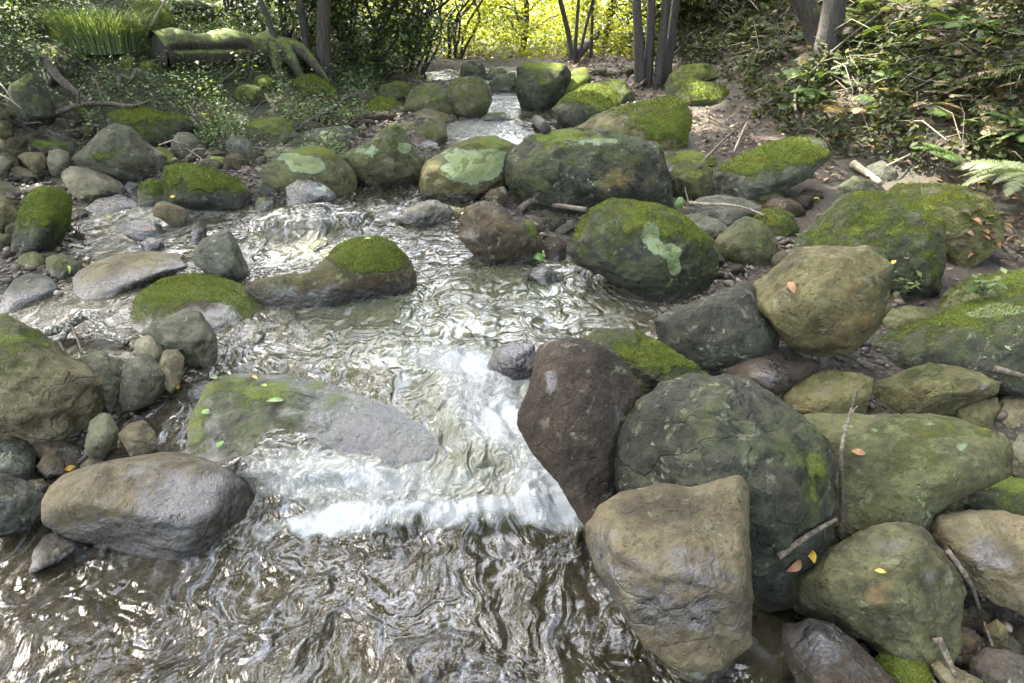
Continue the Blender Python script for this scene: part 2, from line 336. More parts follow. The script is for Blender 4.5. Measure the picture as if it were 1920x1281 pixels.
# ------------------------------------------------------------------ ground sheet
def build_ground():
    ys = np.concatenate([np.arange(-8, 0.4, .35), np.arange(.4, 8, .035), 8 * 1.03 ** np.arange(0, 110)])
    ys = ys[ys < 170]; xc = np.arange(-5, 5, .04); g = 5 * 1.07 ** np.arange(0, 52)
    xs = np.concatenate([-g[::-1], xc[1:], g]); X, Y = np.meshgrid(xs, ys)
    Z = terrain_z(X, Y); nx, ny = len(xs), len(ys); V = np.stack([X.ravel(), Y.ravel(), Z.ravel()], 1)
    i = np.arange(nx * ny).reshape(ny, nx); F = np.stack([i[:-1, :-1].ravel(), i[:-1, 1:].ravel(), i[1:, 1:].ravel(), i[1:, :-1].ravel()], 1)
    sd = water_sd(V[:, 0], V[:, 1]); px, py = to_px(V)
    green = .5 * sstep(-1.0, -2.6, V[:, 0]) * sstep(4.5, 5.6, V[:, 1]) + .2 * sstep(1.5, 3, V[:, 0]) + sstep(9, 14, V[:, 1]) * .8
    me = make_mesh("ground", V, F, [M_GROUND], attrs={"green": green * sstep(-.05, .15, sd), "gravel": 1 - sstep(.8, 1.8, sd)})
    return link("ground", me)
ground = tag(build_ground(), "brown soil and gravel of the creek bed and its banks", None, None, "structure")
# ------------------------------------------------------------------ rocks
PAL = dict(clay=((.195, .155, .10), (.09, .07, .044)), grey=((.17, .158, .12), (.08, .075, .056)), tan=((.235, .192, .125), (.12, .096, .06)), ochre=((.205, .175, .085), (.095, .08, .037)),
           dark=((.075, .073, .055), (.026, .027, .021)), brown=((.125, .085, .055), (.052, .036, .024)), olive=((.155, .145, .075), (.068, .065, .034)),
           pale=((.28, .245, .18), (.155, .135, .095)), purple=((.105, .085, .073), (.042, .035, .03)), red=((.078, .053, .04), (.03, .022, .017)), slate=((.15, .145, .125), (.062, .06, .05)))
_ico = {}
def ico(n):
    if n not in _ico:
        bm = bmesh.new(); bmesh.ops.create_icosphere(bm, subdivisions=n, radius=1)
        _ico[n] = (np.array([v.co[:] for v in bm.verts]), np.array([[v.index for v in f.verts] for f in bm.faces])); bm.free()
    return _ico[n]
def hull_planes(P):
    bm = bmesh.new()
    for p in P: bm.verts.new(p)
    bmesh.ops.convex_hull(bm, input=bm.verts[:]); bm.normal_update()
    out = []
    for f in bm.faces:
        n = f.normal.copy(); d = n.dot(f.verts[0].co)
        if d < 0: n, d = -n, -d
        if f.calc_area() > 1e-7 and d > 1e-4: out.append((*n, d))
    bm.free(); return np.array(out)
ROCKS = []
def rock(label, pts, c='grey', m=0., w=0., p=14, D=.75, f=.35, row=None, dz=0., fp=None, pa=(), n=1., spots=.6, cracks=.3, cat=None, seed=None, base=-.2, tuft=False, drape=None, up=0.):
    """one boulder: its outline seen from the bank, its depth, facets, moss, wetness; stands on the ground at its foot"""
    k = len(ROCKS); p = p * 1.7 if p > 9 else p * 1.25; n = n * 1.15; rg = np.random.default_rng(seed or 1000 + k)
    pts = [tuple(map(float, q)) for q in pts]; A = np.array(pts)
    cx = .5 * (A[:, 0].min() + A[:, 0].max()); cyy = .5 * (A[:, 1].min() + A[:, 1].max())
    foot = row or A[:, 1].max(); P0 = ground_pt(cx, foot)
    dist = (P0 - CAMP).dot(FWD); wid = (A[:, 0].max() - A[:, 0].min()) * dist / FPX * .5; hei = (A[:, 1].max() - A[:, 1].min()) * dist / FPX * .5
    half = D * math.sqrt(wid * min(hei * 1.25, wid * 1.2)); rc = ray(cx, cyy); dirh = Vector((rc.x, rc.y, 0)).normalized()
    C0 = P0 + dirh * half * .55 + Vector((0, 0, dz))
    view = rc.normalized(); nrm = (-view).lerp(Vector((0, 0, 1)), f).normalized()
    # centre of the body: on the ray through the outline's centre, above the foot
    t = C0.y / rc.y; wf = float(sstep(.4, .68, f)); Q0 = P0 + dirh * half * .3 * (1 - f) + Vector((0, 0, dz)); t = t * (1 - wf) + wf * ((Q0 - CAMP).dot(nrm) / rc.dot(nrm)); C = CAMP + rc * t
    ax = Vector((1, 0, 0)); ax = (ax - nrm * ax.dot(nrm)).normalized(); ay = nrm.cross(ax)
    def onplane(q):
        r_ = ray(*q); tt = (C - CAMP).dot(nrm) / r_.dot(nrm); L = CAMP + r_ * tt - C; return (L.dot(ax), L.dot(ay))
    Q = np.array([onplane(q) for q in pts])
    low = np.array([q[1] for q in pts]); lowk = np.clip((low - cyy) / (A[:, 1].max() - cyy + 1e-6), 0, 1) ** 2
    Q[:, 1] -= lowk * (-base) * (Q[:, 1].max() - Q[:, 1].min())      # the buried foot goes on below the ground line
    cen = Q.mean(0) * .3 + .7 * np.array([.5 * (Q[:, 0].min() + Q[:, 0].max()), .5 * (Q[:, 1].min() + Q[:, 1].max())]); Qc = Q - cen
    H = [(a, b, rg.uniform(-.12, .12) * half) for a, b in Qc]
    if fp:
        for (px_, py_, h) in fp:
            a, b = onplane((px_, py_)); H.append((a - cen[0], b - cen[1], h * half))
    else:
        for i, (a, b) in enumerate(Qc):
            if rg.random() < .5:
                s_ = rg.uniform(.45, .78); H.append((a * s_, b * s_, half * rg.uniform(.72, 1.02) * math.sqrt(max(0, 1.15 - s_ ** 2)) * 1.05))
        H.append((rg.uniform(-.15, .15) * wid, rg.uniform(-.1, .2) * hei, half * 1.0))
    for i, (a, b) in enumerate(Qc):
        if i % 2 == 0: H.append((a * .6, b * .6, -half * rg.uniform(.8, 1)))
    PL = hull_planes(H)
    if p > 12.5:      # broken faces: flat chips off the near side and the crown
        HA = np.array(H); ex = []
        for _ in range(int(rg.integers(5, 9))):
            v_ = np.array([rg.normal() * .8, rg.normal() * .7 + .15, abs(rg.normal()) * .8 + .25]); v_ /= np.linalg.norm(v_); sp_ = (HA @ v_).max(); ex.append((*v_, sp_ * rg.uniform(.80, .94)))
        PL = np.concatenate([PL, np.array(ex)])
    size_px = max(A[:, 0].max() - A[:, 0].min(), A[:, 1].max() - A[:, 1].min())
    lv = 6 if size_px > 210 else 5 if size_px > 75 else 4
    dirs, F = ico(lv); sc = np.array([wid, max(hei, .45 * wid), half]); d = dirs * sc; d /= np.linalg.norm(d, axis=1)[:, None]
    dots = np.maximum(d @ PL[:, :3].T, 1e-6) / PL[:, 3]; mx = dots.max(1); r = 1 / (mx * ((dots / mx[:, None]) ** p).sum(1) ** (1 / p))
    # exact outline in the silhouette plane
    th = np.linspace(-math.pi, math.pi, 721); cd = np.stack([np.cos(th), np.sin(th)], 1); rp = np.zeros(721)
    for i in range(len(Qc)):
        a, b = Qc[i], Qc[(i + 1) % len(Qc)]; e = b - a; den = cd[:, 0] * e[1] - cd[:, 1] * e[0]
        den = np.where(np.abs(den) < 1e-9, 1e-9, den); tt = (a[0] * e[1] - a[1] * e[0]) / den; uu = (a[0] * cd[:, 1] - a[1] * cd[:, 0]) / den
        ok = (tt > 0) & (uu > -1e-3) & (uu < 1.001); rp = np.where(ok, np.maximum(rp, tt), rp)
    rp = np.where(rp == 0, np.median(rp), rp); ker = np.hanning(11); ker /= ker.sum(); rp = np.convolve(np.concatenate([rp[-6:-1], rp, rp[1:6]]), ker, 'valid')[:721]
    c3 = np.concatenate([cd, np.zeros((721, 1))], 1); dt = np.maximum(c3 @ PL[:, :3].T, 1e-6) / PL[:, 3]; m2 = dt.max(1); rh = 1 / (m2 * ((dt / m2[:, None]) ** p).sum(1) ** (1 / p))
    V = d * r[:, None]; ang = np.arctan2(V[:, 1], V[:, 0]); cf = np.interp(ang, th, rp / rh)
    sil = np.exp(-(V[:, 2] / (half * .55)) ** 2); cf = 1 + (cf - 1) * (.25 + .75 * sil); V[:, :2] *= cf[:, None]
    # weathered relief
    off = rg.uniform(0, 50, 3); scl = 1 / max(wid, .03); U = V * scl + off; rad = np.linalg.norm(V, axis=1)[:, None] + 1e-9; N = V / rad
    big = fbm(U * 1.3, 3) * .06 * (1 - .8 * sil); mid = fbm(U * 4.5, 4, .55) * .034; rid = fbm(U * 2.6 + 7, 3, .5, True) * .034 * (1 - .5 * sil)
    fine = fbm(V * 38 + off, 3, .6) * .0035 + fbm(V * 110 + off, 2, .6) * .0014
    disp = ((big + mid + rid) * min(wid, hei * 1.6) + fine) * n
    V = V + N * disp[:, None]
    W = np.array(C) + np.outer(V[:, 0] + cen[0], ax) + np.outer(V[:, 1] + cen[1], ay) + np.outer(V[:, 2], -view)
    org = W.mean(0); org[2] = float(S(org[0], org[1])) if abs(org[2]) < 9 else org[2]
    me = make_mesh("rock", W - org, F, [M_ROCK]); vn = vnormals(me)
    if (me.polygons[0].normal.dot(Vector(W[F[0]].mean(0) - W.mean(0)))) < 0: me.flip_normals(); vn = vnormals(me)
    # moss, lichen, wet with painted foot shade, and iron fields
    px, py = to_px(W); front = ((W - np.array([0, 0, CAM_H])) * vn).sum(1) < 0
    lown = fbm(W * 5.5 + off, 3); z0 = S(W[:, 0], W[:, 1]); hz = W[:, 2] - z0 - dz * .0
    mo = (m * 1.75 - 1.05) + .8 * (vn[:, 2] - .25) + .75 * lown + .5 * fbm(W * 19 + off, 2) if m > 0 else np.full(len(W), -2.) + vn[:, 2] * .5
    mo = mo - .5 * sstep(.05, -.02, hz)
    wet_foot_shade = (w * 1.3 - .35) + 1.0 * sstep(.11 + .07 * lown, .015, hz - dz * .9) * (1 if foot_wet(P0) else .6)  # wetness, plus a dark band painted at the foot as contact shade
    li = np.full(len(W), -1.); oc = np.full(len(W), -.6 + (.35 if c in ('ochre', 'brown') else 0.)) + .25 * lown
    for (kind, x_, y_, rx, ry, s_) in pa:
        g = np.exp(-(((px - x_) / rx) ** 2 + ((py - y_) / ry) ** 2) ** .85) * front; s_ = s_ * (1 + .35 * np.clip(lown * 2 + fbm(W * 22 + off, 2) * 1.2, -1, 1))
        if kind == 'l': li = li + 2.05 * g * s_
        if kind == 'm': mo = mo + 1.6 * g * s_
        if kind == 'w': wet_foot_shade = wet_foot_shade + .85 * g * s_
        if kind == 'o': oc = oc + 1.15 * g * s_
    for nm, v_ in (("moss", mo), ("wet", wet_foot_shade), ("lichen", li), ("ochre", oc)):
        at = me.attributes.new(nm, 'FLOAT', 'POINT'); at.data.foreach_set("value", v_.astype(np.float32))
    nm = "boulder" if size_px > 170 else "rock" if size_px > 70 else "stone"
    o = link(nm, me, None, org); a_, b_ = PAL[c]; jit = 1 + rg.uniform(-.12, .12)
    o["rock_a"] = [v * jit for v in a_]; o["rock_b"] = [v * jit for v in b_]; o["spots"] = float(spots); o["cracks"] = float(cracks)
    tag(o, label, cat or nm)
    ROCKS.append(dict(o=o, W=W, F=F, vn=vn, mo=mo, front=front, px=px, py=py, dist=dist, size=size_px, tuft=tuft or (m >= .5 and size_px > 110), drape=drape))
    return o
def foot_wet(P): return water_sd([P.x], [P.y])[0] < .12

exec_data = None
rock("flat oval brown boulder with a wet glossy right end, beside the white water", [(79, 941), (93, 912), (124, 889), (166, 874), (232, 859), (298, 849), (344, 849), (398, 862), (456, 883), (477, 903), (481, 945), (456, 982), (406, 1015), (352, 1024), (290, 1019), (207, 1003), (145, 995), (83, 976)], 'clay', w=.22, p=16, D=.75, f=.55, n=.55, cracks=0, spots=.1,
     fp=[(130, 900, .8), (180, 885, .85), (300, 868, .9), (400, 885, .9), (455, 915, .75), (440, 950, .8), (350, 975, 1.), (200, 950, 1.), (110, 935, .85)], pa=[('w', 340, 930, 130, 70, 1.1), ('w', 440, 950, 60, 80, 1.2), ('w', 250, 1000, 180, 30, 1.3), ('o', 400, 885, 60, 25, .8), ('o', 400, 980, 100, 35, .7)])
rock("small round dark brown stone leaning on the front of the oval boulder", [(153, 975), (165, 962), (185, 962), (205, 970), (212, 990), (215, 1015), (205, 1025), (180, 1018), (158, 1000)], 'brown', w=.35, p=8, pa=[('o', 205, 990, 14, 30, .9)], row=1028)
rock("low flat dark red stone in the shallow water below the oval boulder", [(60, 1060), (65, 1030), (85, 1005), (110, 1000), (150, 1003), (165, 1015), (172, 1025), (150, 1040), (100, 1055), (75, 1062)], 'purple', w=.3, f=.5, p=20)
rock("big rust stained cracked boulder at the left edge of the creek", [(-60, 620), (0, 595), (17, 598), (42, 608), (68, 622), (93, 641), (112, 664), (141, 678), (169, 683), (197, 697), (208, 720), (205, 742), (197, 765), (180, 782), (166, 799), (157, 815), (150, 824), (83, 828), (0, 815), (-110, 800), (-150, 700), (-110, 650)], 'tan', m=.25, p=18, D=.7, f=.3, n=1.8, cracks=1,
     fp=[(-40, 650, .6), (10, 640, .7), (70, 665, .75), (110, 700, .9), (130, 730, 1.), (60, 770, 1.), (0, 700, .85), (160, 720, .8), (170, 770, .6), (-60, 770, .8), (90, 810, .6)], pa=[('o', 160, 720, 45, 45, 1.), ('o', 20, 720, 40, 70, .8), ('w', 40, 800, 120, 30, .5), ('m', 60, 630, 60, 20, .4)])
rock("lumpy grey rock behind the rust stained boulder", [(149, 673), (170, 662), (192, 657), (205, 670), (222, 672), (233, 690), (230, 720), (222, 745), (212, 760), (190, 740), (160, 700)], 'grey', n=1.8, m=.1, row=770)
rock("dull grey rounded rock under the tan block by the muddy pool", [(228, 700), (236, 682), (262, 664), (285, 670), (305, 690), (315, 705), (312, 725), (290, 745), (262, 752), (235, 755), (225, 735)], 'grey', n=1.2, row=762)
rock("pale grey knob of rock at the near corner of the muddy pool", [(252, 645), (262, 632), (290, 625), (310, 640), (318, 660), (303, 675), (303, 690), (275, 700), (258, 680)], 'pale', row=715, n=1.1)
rock("upright tan block wedged beside the grey slab", [(303, 668), (308, 656), (335, 655), (345, 670), (345, 690), (338, 715), (325, 725), (305, 715), (296, 695)], 'tan', p=28, pa=[('w', 345, 690, 8, 40, .8)], row=740)
rock("flat grey brown slab holding a dark wedge of stone", [(265, 626), (280, 610), (325, 590), (345, 580), (372, 580), (385, 600), (400, 618), (406, 635), (410, 660), (400, 675), (372, 672), (345, 662), (300, 650)], 'grey', p=26, f=.45, D=.8, row=690, fp=[(290, 620, .8), (345, 595, .8), (375, 600, .8), (395, 635, .8), (385, 640, 1.), (330, 640, 1.), (300, 635, .9)])
rock("dark reddish wedge lying on the flat grey slab", [(303, 632), (318, 612), (330, 604), (340, 615), (345, 640), (335, 652), (318, 652)], 'purple', p=40, row=672, dz=.05, f=.1, fp=[(318, 625, .8), (332, 612, .8), (335, 640, .8), (312, 640, .7)])
rock("dark pitted dome stone beside the floating yellow leaf", [(355, 665), (365, 652), (385, 648), (403, 655), (405, 672), (392, 683), (375, 687), (358, 682)], 'purple', n=2.6, row=690)
rock("broad flat boulder half covered in moss, wet at its lower edge", [(247, 585), (250, 560), (270, 545), (300, 525), (340, 515), (375, 512), (410, 518), (450, 533), (475, 545), (492, 568), (485, 595), (470, 610), (440, 620), (400, 625), (350, 625), (280, 615), (255, 605)], 'brown', m=.30, w=.2, p=9, D=.45, f=.75, n=.6, cracks=0, tuft=True,
     pa=[('m', 320, 545, 85, 35, .9), ('m', 440, 545, 60, 28, .7), ('w', 425, 600, 50, 20, 1.), ('m', 470, 590, 18, 40, .7), ('m', 385, 575, 45, 28, -.7), ('w', 265, 585, 20, 30, .5)])
rock("long flat tan slab with a shiny wet flank above the muddy pool", [(138, 520), (148, 508), (180, 490), (225, 475), (280, 471), (330, 475), (343, 490), (350, 500), (330, 510), (290, 525), (240, 540), (220, 549), (170, 548), (145, 538)], 'tan', p=18, D=.5, f=.75, n=.6, pa=[('w', 210, 530, 80, 20, .9), ('w', 300, 515, 60, 12, .6)])
rock("pale grey slab tilted into the left side of the muddy pool", [(2, 575), (8, 550), (25, 525), (50, 513), (85, 517), (100, 525), (112, 540), (100, 555), (60, 570), (15, 583)], 'slate', p=26, D=.5, f=.7, n=.6, fp=[(30, 530, .8), (55, 518, .8), (90, 525, .8), (90, 545, .9), (40, 560, .9), (20, 560, .8)], pa=[('w', 60, 560, 60, 14, .8)])
rock("olive round stone left of the square grey one", [(34, 488), (45, 475), (65, 471), (80, 480), (86, 495), (80, 510), (60, 517), (38, 505)], 'olive', m=.25, p=10)
rock("squarish olive grey stone between the round stone and the tan slab", [(85, 485), (100, 477), (130, 478), (148, 495), (145, 510), (115, 522), (95, 522), (88, 505)], 'olive', m=.15)
rock("upright grey wedge of rock with a wet foot and mossy right edge", [(358, 477), (379, 451), (408, 438), (429, 431), (442, 448), (460, 488), (468, 506), (463, 524), (431, 526), (405, 516), (366, 495)], 'slate', p=36, D=.8, f=.15, n=.8, fp=[(385, 465, .7), (425, 440, .55), (412, 490, 1.), (432, 505, 1.), (405, 505, .8), (452, 508, .6), (440, 480, .8)], pa=[('m', 442, 470, 12, 45, 1.1), ('w', 405, 500, 40, 28, 1.)], row=530)
rock("rounded boulder bright with sunlit moss near the left edge", [(36, 395), (45, 375), (60, 358), (85, 350), (115, 355), (132, 370), (136, 395), (130, 420), (120, 440), (100, 460), (60, 475), (30, 475), (20, 455), (28, 420)], 'dark', m=.62, p=8, D=.9, f=.1, tuft=True, pa=[('m', 95, 385, 50, 40, .7), ('m', 40, 460, 40, 30, -.8)], row=482)
rock("smooth brown boulder cut off by the left edge beside the bright mossy one", [(-35, 390), (-10, 364), (0, 362), (15, 370), (28, 385), (34, 400), (25, 420), (0, 440), (-30, 430)], 'ochre', p=8, n=.6, row=452)
rock("grey rock with a stripe of moss behind the bright mossy boulder", [(-25, 350), (0, 342), (20, 345), (45, 362), (48, 378), (35, 390), (10, 385), (-20, 375)], 'grey', m=.3, w=.1)
rock("tall peaked grey boulder with a hollow in its face", [(133, 295), (168, 268), (195, 242), (218, 232), (242, 238), (275, 268), (309, 292), (312, 309), (292, 326), (265, 337), (201, 325), (151, 315)], 'grey', m=.14, p=20, D=.6, f=.15, n=1.1, fp=[(215, 245, .4), (235, 250, .5), (180, 290, .9), (260, 290, 1.), (220, 310, 1.1), (290, 305, .7), (150, 300, .6)], pa=[('m', 188, 295, 16, 9, 1.3)], row=345, cracks=.6)
rock("pale flat topped boulder in front of the peaked grey one", [(114, 330), (120, 318), (135, 311), (160, 315), (200, 328), (225, 342), (235, 350), (235, 362), (215, 368), (180, 374), (150, 370), (125, 350)], 'pale', p=14, D=.8, f=.5, n=1.1, cracks=.8)
rock("pale upright block with a pointed top left of the peaked boulder", [(88, 300), (92, 283), (108, 279), (130, 285), (132, 300), (128, 325), (100, 330), (90, 318)], 'pale', p=40, f=.1, fp=[(95, 292, .5), (110, 288, .6), (128, 292, .4), (112, 315, 1.), (95, 318, .6), (122, 318, .6)])
rock("tan block with an orange side left of the pale upright block", [(30, 292), (45, 286), (80, 286), (87, 300), (85, 325), (70, 328), (45, 310)], 'tan', p=30, pa=[('o', 78, 305, 12, 25, 1.1)])
rock("low tan stone at the water's edge under the orange sided block", [(18, 318), (30, 311), (60, 320), (70, 333), (55, 342), (25, 335)], 'tan')
rock("pale stone cut off by the left edge above the shallow channel", [(-15, 300), (5, 290), (22, 305), (15, 328), (0, 340), (-15, 330)], 'pale')
rock("rounded pale stone at the end of the low mossy boulder", [(17, 270), (30, 258), (48, 258), (52, 270), (45, 282), (20, 280)], 'pale', p=8)
rock("low mossy boulder with a mint lichen tip left of the peaked boulder", [(40, 262), (50, 252), (75, 250), (105, 260), (140, 270), (142, 282), (110, 290), (60, 288)], 'grey', m=.55, f=.5, pa=[('l', 140, 272, 14, 6, 1.3)])
rock("brownish stone at the left edge under the large ochre rock", [(-10, 262), (0, 256), (14, 265), (15, 280), (0, 292), (-12, 285)], 'tan')
rock("ochre brown rock at the left edge beside a heap of sticks", [(-35, 225), (-10, 205), (0, 207), (15, 215), (25, 235), (25, 258), (0, 268), (-30, 260)], 'ochre', m=.15, p=10)
rock("tall dark pyramid boulder with a mossy ridge by the stick pile", [(12, 180), (22, 160), (45, 140), (65, 137), (80, 150), (95, 185), (113, 215), (100, 228), (60, 232), (35, 225), (12, 205)], 'dark', m=.5, p=26, D=.7, f=.1, fp=[(62, 142, .2), (30, 175, .7), (45, 215, 1.), (80, 215, 1.), (72, 160, .5), (100, 215, .6)], row=238)
rock("wide dark boulder with a moss crest behind the peaked grey one", [(200, 215), (215, 208), (265, 200), (300, 210), (355, 220), (365, 235), (360, 255), (335, 270), (300, 278), (270, 275), (235, 245), (205, 235)], 'dark', m=.5, p=16, D=.6, f=.2, pa=[('m', 270, 208, 60, 14, .9)], row=285)
rock("angular grey boulder resting on dead bark right of the dark mossy one", [(320, 262), (335, 250), (352, 247), (370, 258), (392, 285), (392, 295), (360, 302), (340, 298), (322, 280)], 'grey', p=28, m=.1, row=306)
rock("rounded blue grey rock at the edge of the green undergrowth", [(424, 265), (435, 255), (460, 255), (472, 270), (478, 295), (470, 308), (445, 305), (428, 285)], 'slate', p=10, row=312)
rock("small mossy rock tucked under the right foot of the peaked boulder", [(283, 278), (300, 275), (325, 290), (333, 303), (322, 315), (300, 318), (288, 300)], 'dark', m=.8)
rock("low mossy rock above the long mossy boulder", [(385, 302), (400, 293), (430, 295), (447, 310), (440, 322), (400, 322)], 'grey', m=.6, f=.5)
rock("long mossy boulder lying at the head of the shallow riffle", [(305, 325), (312, 312), (335, 305), (365, 308), (395, 318), (420, 325), (450, 340), (470, 360), (477, 392), (440, 392), (400, 386), (350, 382), (315, 375), (307, 350)], 'dark', m=.55, p=10, D=.7, f=.2, n=.7, tuft=True, pa=[('m', 370, 335, 80, 28, .7), ('m', 430, 385, 80, 18, -1.2), ('l', 389, 329, 9, 7, 1.2)], row=396)
rock("small mossy dome left of the long mossy boulder", [(257, 362), (262, 345), (280, 335), (300, 340), (313, 355), (312, 378), (285, 384), (260, 380)], 'grey', m=.55, p=8, tuft=True)
rock("small square grey stone on the shoulder of the little mossy dome", [(233, 352), (240, 341), (262, 344), (260, 360), (245, 365)], 'slate', p=40)
rock("wet flat grey rock awash in the riffle below the little mossy dome", [(160, 392), (180, 374), (225, 364), (250, 375), (268, 390), (240, 400), (200, 404)], 'slate', w=.7, f=.7, D=.5, n=.6)
rock("small dark block in the shallows right of the bright mossy boulder", [(137, 400), (140, 392), (160, 391), (165, 402), (155, 412), (140, 410)], 'olive', p=30)
rock("two toned grey and tan block in the middle of the riffle", [(287, 395), (292, 382), (305, 376), (330, 385), (345, 390), (353, 402), (345, 425), (328, 430), (312, 415), (290, 405)], 'tan', p=40, f=.2, fp=[(295, 388, .6), (310, 382, .6), (340, 392, .6), (318, 392, .8), (345, 405, .7), (330, 420, .7), (310, 408, .7)])
rock("flat wet rock with a brown patch in the middle of the riffle", [(230, 425), (245, 418), (290, 416), (305, 425), (308, 445), (290, 452), (260, 450), (235, 440)], 'slate', w=.55, f=.6, D=.6)
rock("glossy wet lump spilling thin water below the riffle", [(262, 455), (280, 446), (305, 448), (308, 462), (295, 475), (272, 474)], 'purple', w=.9, n=1.5)
rock("small rusty brown rock beside the head of the grey wedge", [(360, 425), (375, 415), (385, 420), (388, 435), (378, 455), (362, 455), (358, 440)], 'red', w=.3, n=1.6)
rock("large rounded boulder with a round green and mint lichen patch", [(486, 322), (505, 305), (536, 286), (570, 276), (593, 273), (622, 284), (651, 305), (669, 323), (668, 348), (648, 364), (622, 366), (583, 362), (536, 355), (495, 340)], 'olive', m=.3, p=12, D=.75, f=.25, pa=[('l', 588, 311, 29, 21, 1.45), ('l', 552, 306, 24, 18, .95), ('m', 590, 282, 60, 14, .7), ('l', 525, 293, 28, 9, .7)], row=372)
rock("dark glossy wet boulder under the round lichen patch", [(536, 352), (560, 335), (580, 332), (610, 348), (630, 366), (642, 384), (610, 392), (560, 394), (538, 384)], 'purple', w=.7, m=.1, p=10, pa=[('l', 607, 352, 26, 12, 1.2), ('w', 580, 350, 40, 30, .8)])
rock("angular blue grey block left of the dark wet boulder", [(483, 347), (490, 335), (505, 328), (530, 340), (537, 355), (520, 372), (492, 372), (480, 360)], 'slate', w=.25, p=34, pa=[('l', 490, 336, 10, 6, 1.)])
rock("small round mossy stone parting the water under the blue grey block", [(478, 384), (485, 372), (500, 369), (515, 378), (515, 392), (500, 398), (482, 397)], 'olive', m=.45, w=.4, p=8)
rock("smooth pale rock behind the round lichen boulder", [(492, 297), (498, 280), (520, 275), (550, 276), (556, 285), (530, 296), (505, 304)], 'pale', p=10)
rock("grey rock marked with a heart shaped lichen patch", [(563, 262), (575, 248), (600, 240), (650, 235), (668, 245), (672, 257), (650, 267), (620, 279), (590, 274), (565, 272)], 'slate', p=22, f=.4, pa=[('l', 606, 252, 7, 7, 1.4), ('l', 617, 252, 7, 6, 1.4), ('l', 611, 259, 7, 7, 1.3), ('l', 656, 237, 18, 5, 1.1)])
rock("mossy boulder at the edge of the undergrowth left of the heart lichen rock", [(460, 240), (470, 225), (500, 221), (530, 221), (550, 235), (562, 262), (548, 278), (510, 280), (480, 268), (462, 255)], 'olive', m=.55, p=12)
rock("sharply pointed lichen covered boulder at the bend of the stream", [(642, 295), (650, 285), (680, 270), (710, 250), (725, 238), (740, 231), (755, 245), (775, 275), (795, 300), (797, 330), (778, 347), (740, 350), (700, 347), (670, 332), (648, 312)], 'olive', m=.3, p=30, D=.75, f=.1, n=1.7, cracks=.8, fp=[(738, 236, .15), (730, 270, .7), (735, 310, .9), (690, 290, .8), (670, 300, .7), (715, 325, .9), (770, 330, .7), (775, 290, .4)], pa=[('l', 690, 285, 45, 22, .8), ('l', 762, 277, 15, 11, 1.35), ('o', 775, 330, 25, 25, .6), ('m', 745, 243, 22, 18, .7)], row=352)
rock("boulder whose near face is covered by a sheet of mint lichen", [(788, 342), (790, 320), (801, 302), (825, 289), (855, 272), (888, 257), (929, 257), (969, 273), (975, 302), (962, 340), (908, 366), (875, 376), (828, 370), (795, 360)], 'ochre', m=.3, p=14, D=.75, f=.15, fp=[(830, 300, .6), (870, 275, .6), (920, 270, .6), (880, 320, 1.05), (920, 340, .9), (850, 345, .8), (808, 330, .7)], pa=[('l', 880, 318, 62, 34, 1.3), ('l', 930, 300, 30, 22, 1.), ('l', 845, 290, 40, 18, .6), ('m', 930, 263, 45, 12, 1.2), ('w', 880, 368, 80, 12, 1.), ('o', 820, 320, 20, 30, .8)], row=380)
rock("low sunlit brown lobe at the left foot of the mint lichen boulder", [(786, 345), (790, 318), (805, 302), (822, 300), (828, 318), (822, 345), (812, 362), (792, 360)], 'brown', w=.4, row=368, n=1.4, pa=[('o', 815, 330, 12, 25, .8)])
rock("huge speckled dark and rust boulder in the middle of the creek bank", [(944, 317), (949, 293), (973, 273), (996, 257), (1033, 246), (1077, 241), (1138, 246), (1190, 260), (1237, 273), (1242, 299), (1253, 335), (1262, 388), (1242, 396), (1164, 400), (1085, 400), (1020, 388), (975, 365), (949, 341)], 'dark', m=.30, p=14, D=.7, f=.12, n=1.6, cracks=1, spots=1.,
     fp=[(1000, 280, .6), (1080, 260, .6), (1180, 275, .7), (1235, 290, .5), (985, 330, .8), (1060, 320, 1.), (1130, 330, 1.05), (1200, 350, 1.), (1245, 370, .5), (1050, 375, .8)], pa=[('o', 1170, 340, 90, 60, 1.), ('m', 1040, 252, 70, 12, .9), ('m', 990, 350, 45, 30, .5), ('l', 1075, 285, 50, 35, .62), ('l', 1130, 265, 60, 10, .7)], row=402)
rock("dark brown rock pointing into the stream with a gold rim", [(862, 445), (864, 413), (875, 390), (907, 376), (939, 385), (962, 408), (996, 416), (1014, 451), (1011, 476), (973, 488), (924, 493), (890, 468)], 'brown', m=.12, w=.1, p=28, D=.8, f=.15, n=1.4, fp=[(890, 400, .6), (935, 400, .7), (915, 440, 1.), (960, 430, .9), (995, 440, .6), (945, 480, .8), (1000, 465, .5), (885, 450, .7)], pa=[('m', 1000, 430, 18, 28, 1.1), ('o', 880, 390, 18, 14, 1.), ('w', 880, 440, 20, 40, .8)], row=497)
rock("small angular grey brown rock on top of the pile under the huge boulder", [(908, 368), (920, 355), (945, 350), (955, 365), (945, 385), (925, 386)], 'brown', p=34, row=405)
rock("smooth round rusty stone right of the dark brown rock", [(1017, 457), (1025, 445), (1045, 442), (1063, 455), (1062, 478), (1045, 488), (1025, 482)], 'red', p=7, n=.7)
rock("blocky dark grey cobble under the broken stick", [(1030, 432), (1045, 415), (1075, 412), (1082, 425), (1062, 443), (1040, 448)], 'slate', p=34)
rock("small angular dark cobble left of the blocky one under the stick", [(988, 410), (1000, 402), (1018, 412), (1025, 435), (1012, 445), (998, 425)], 'purple', p=30)
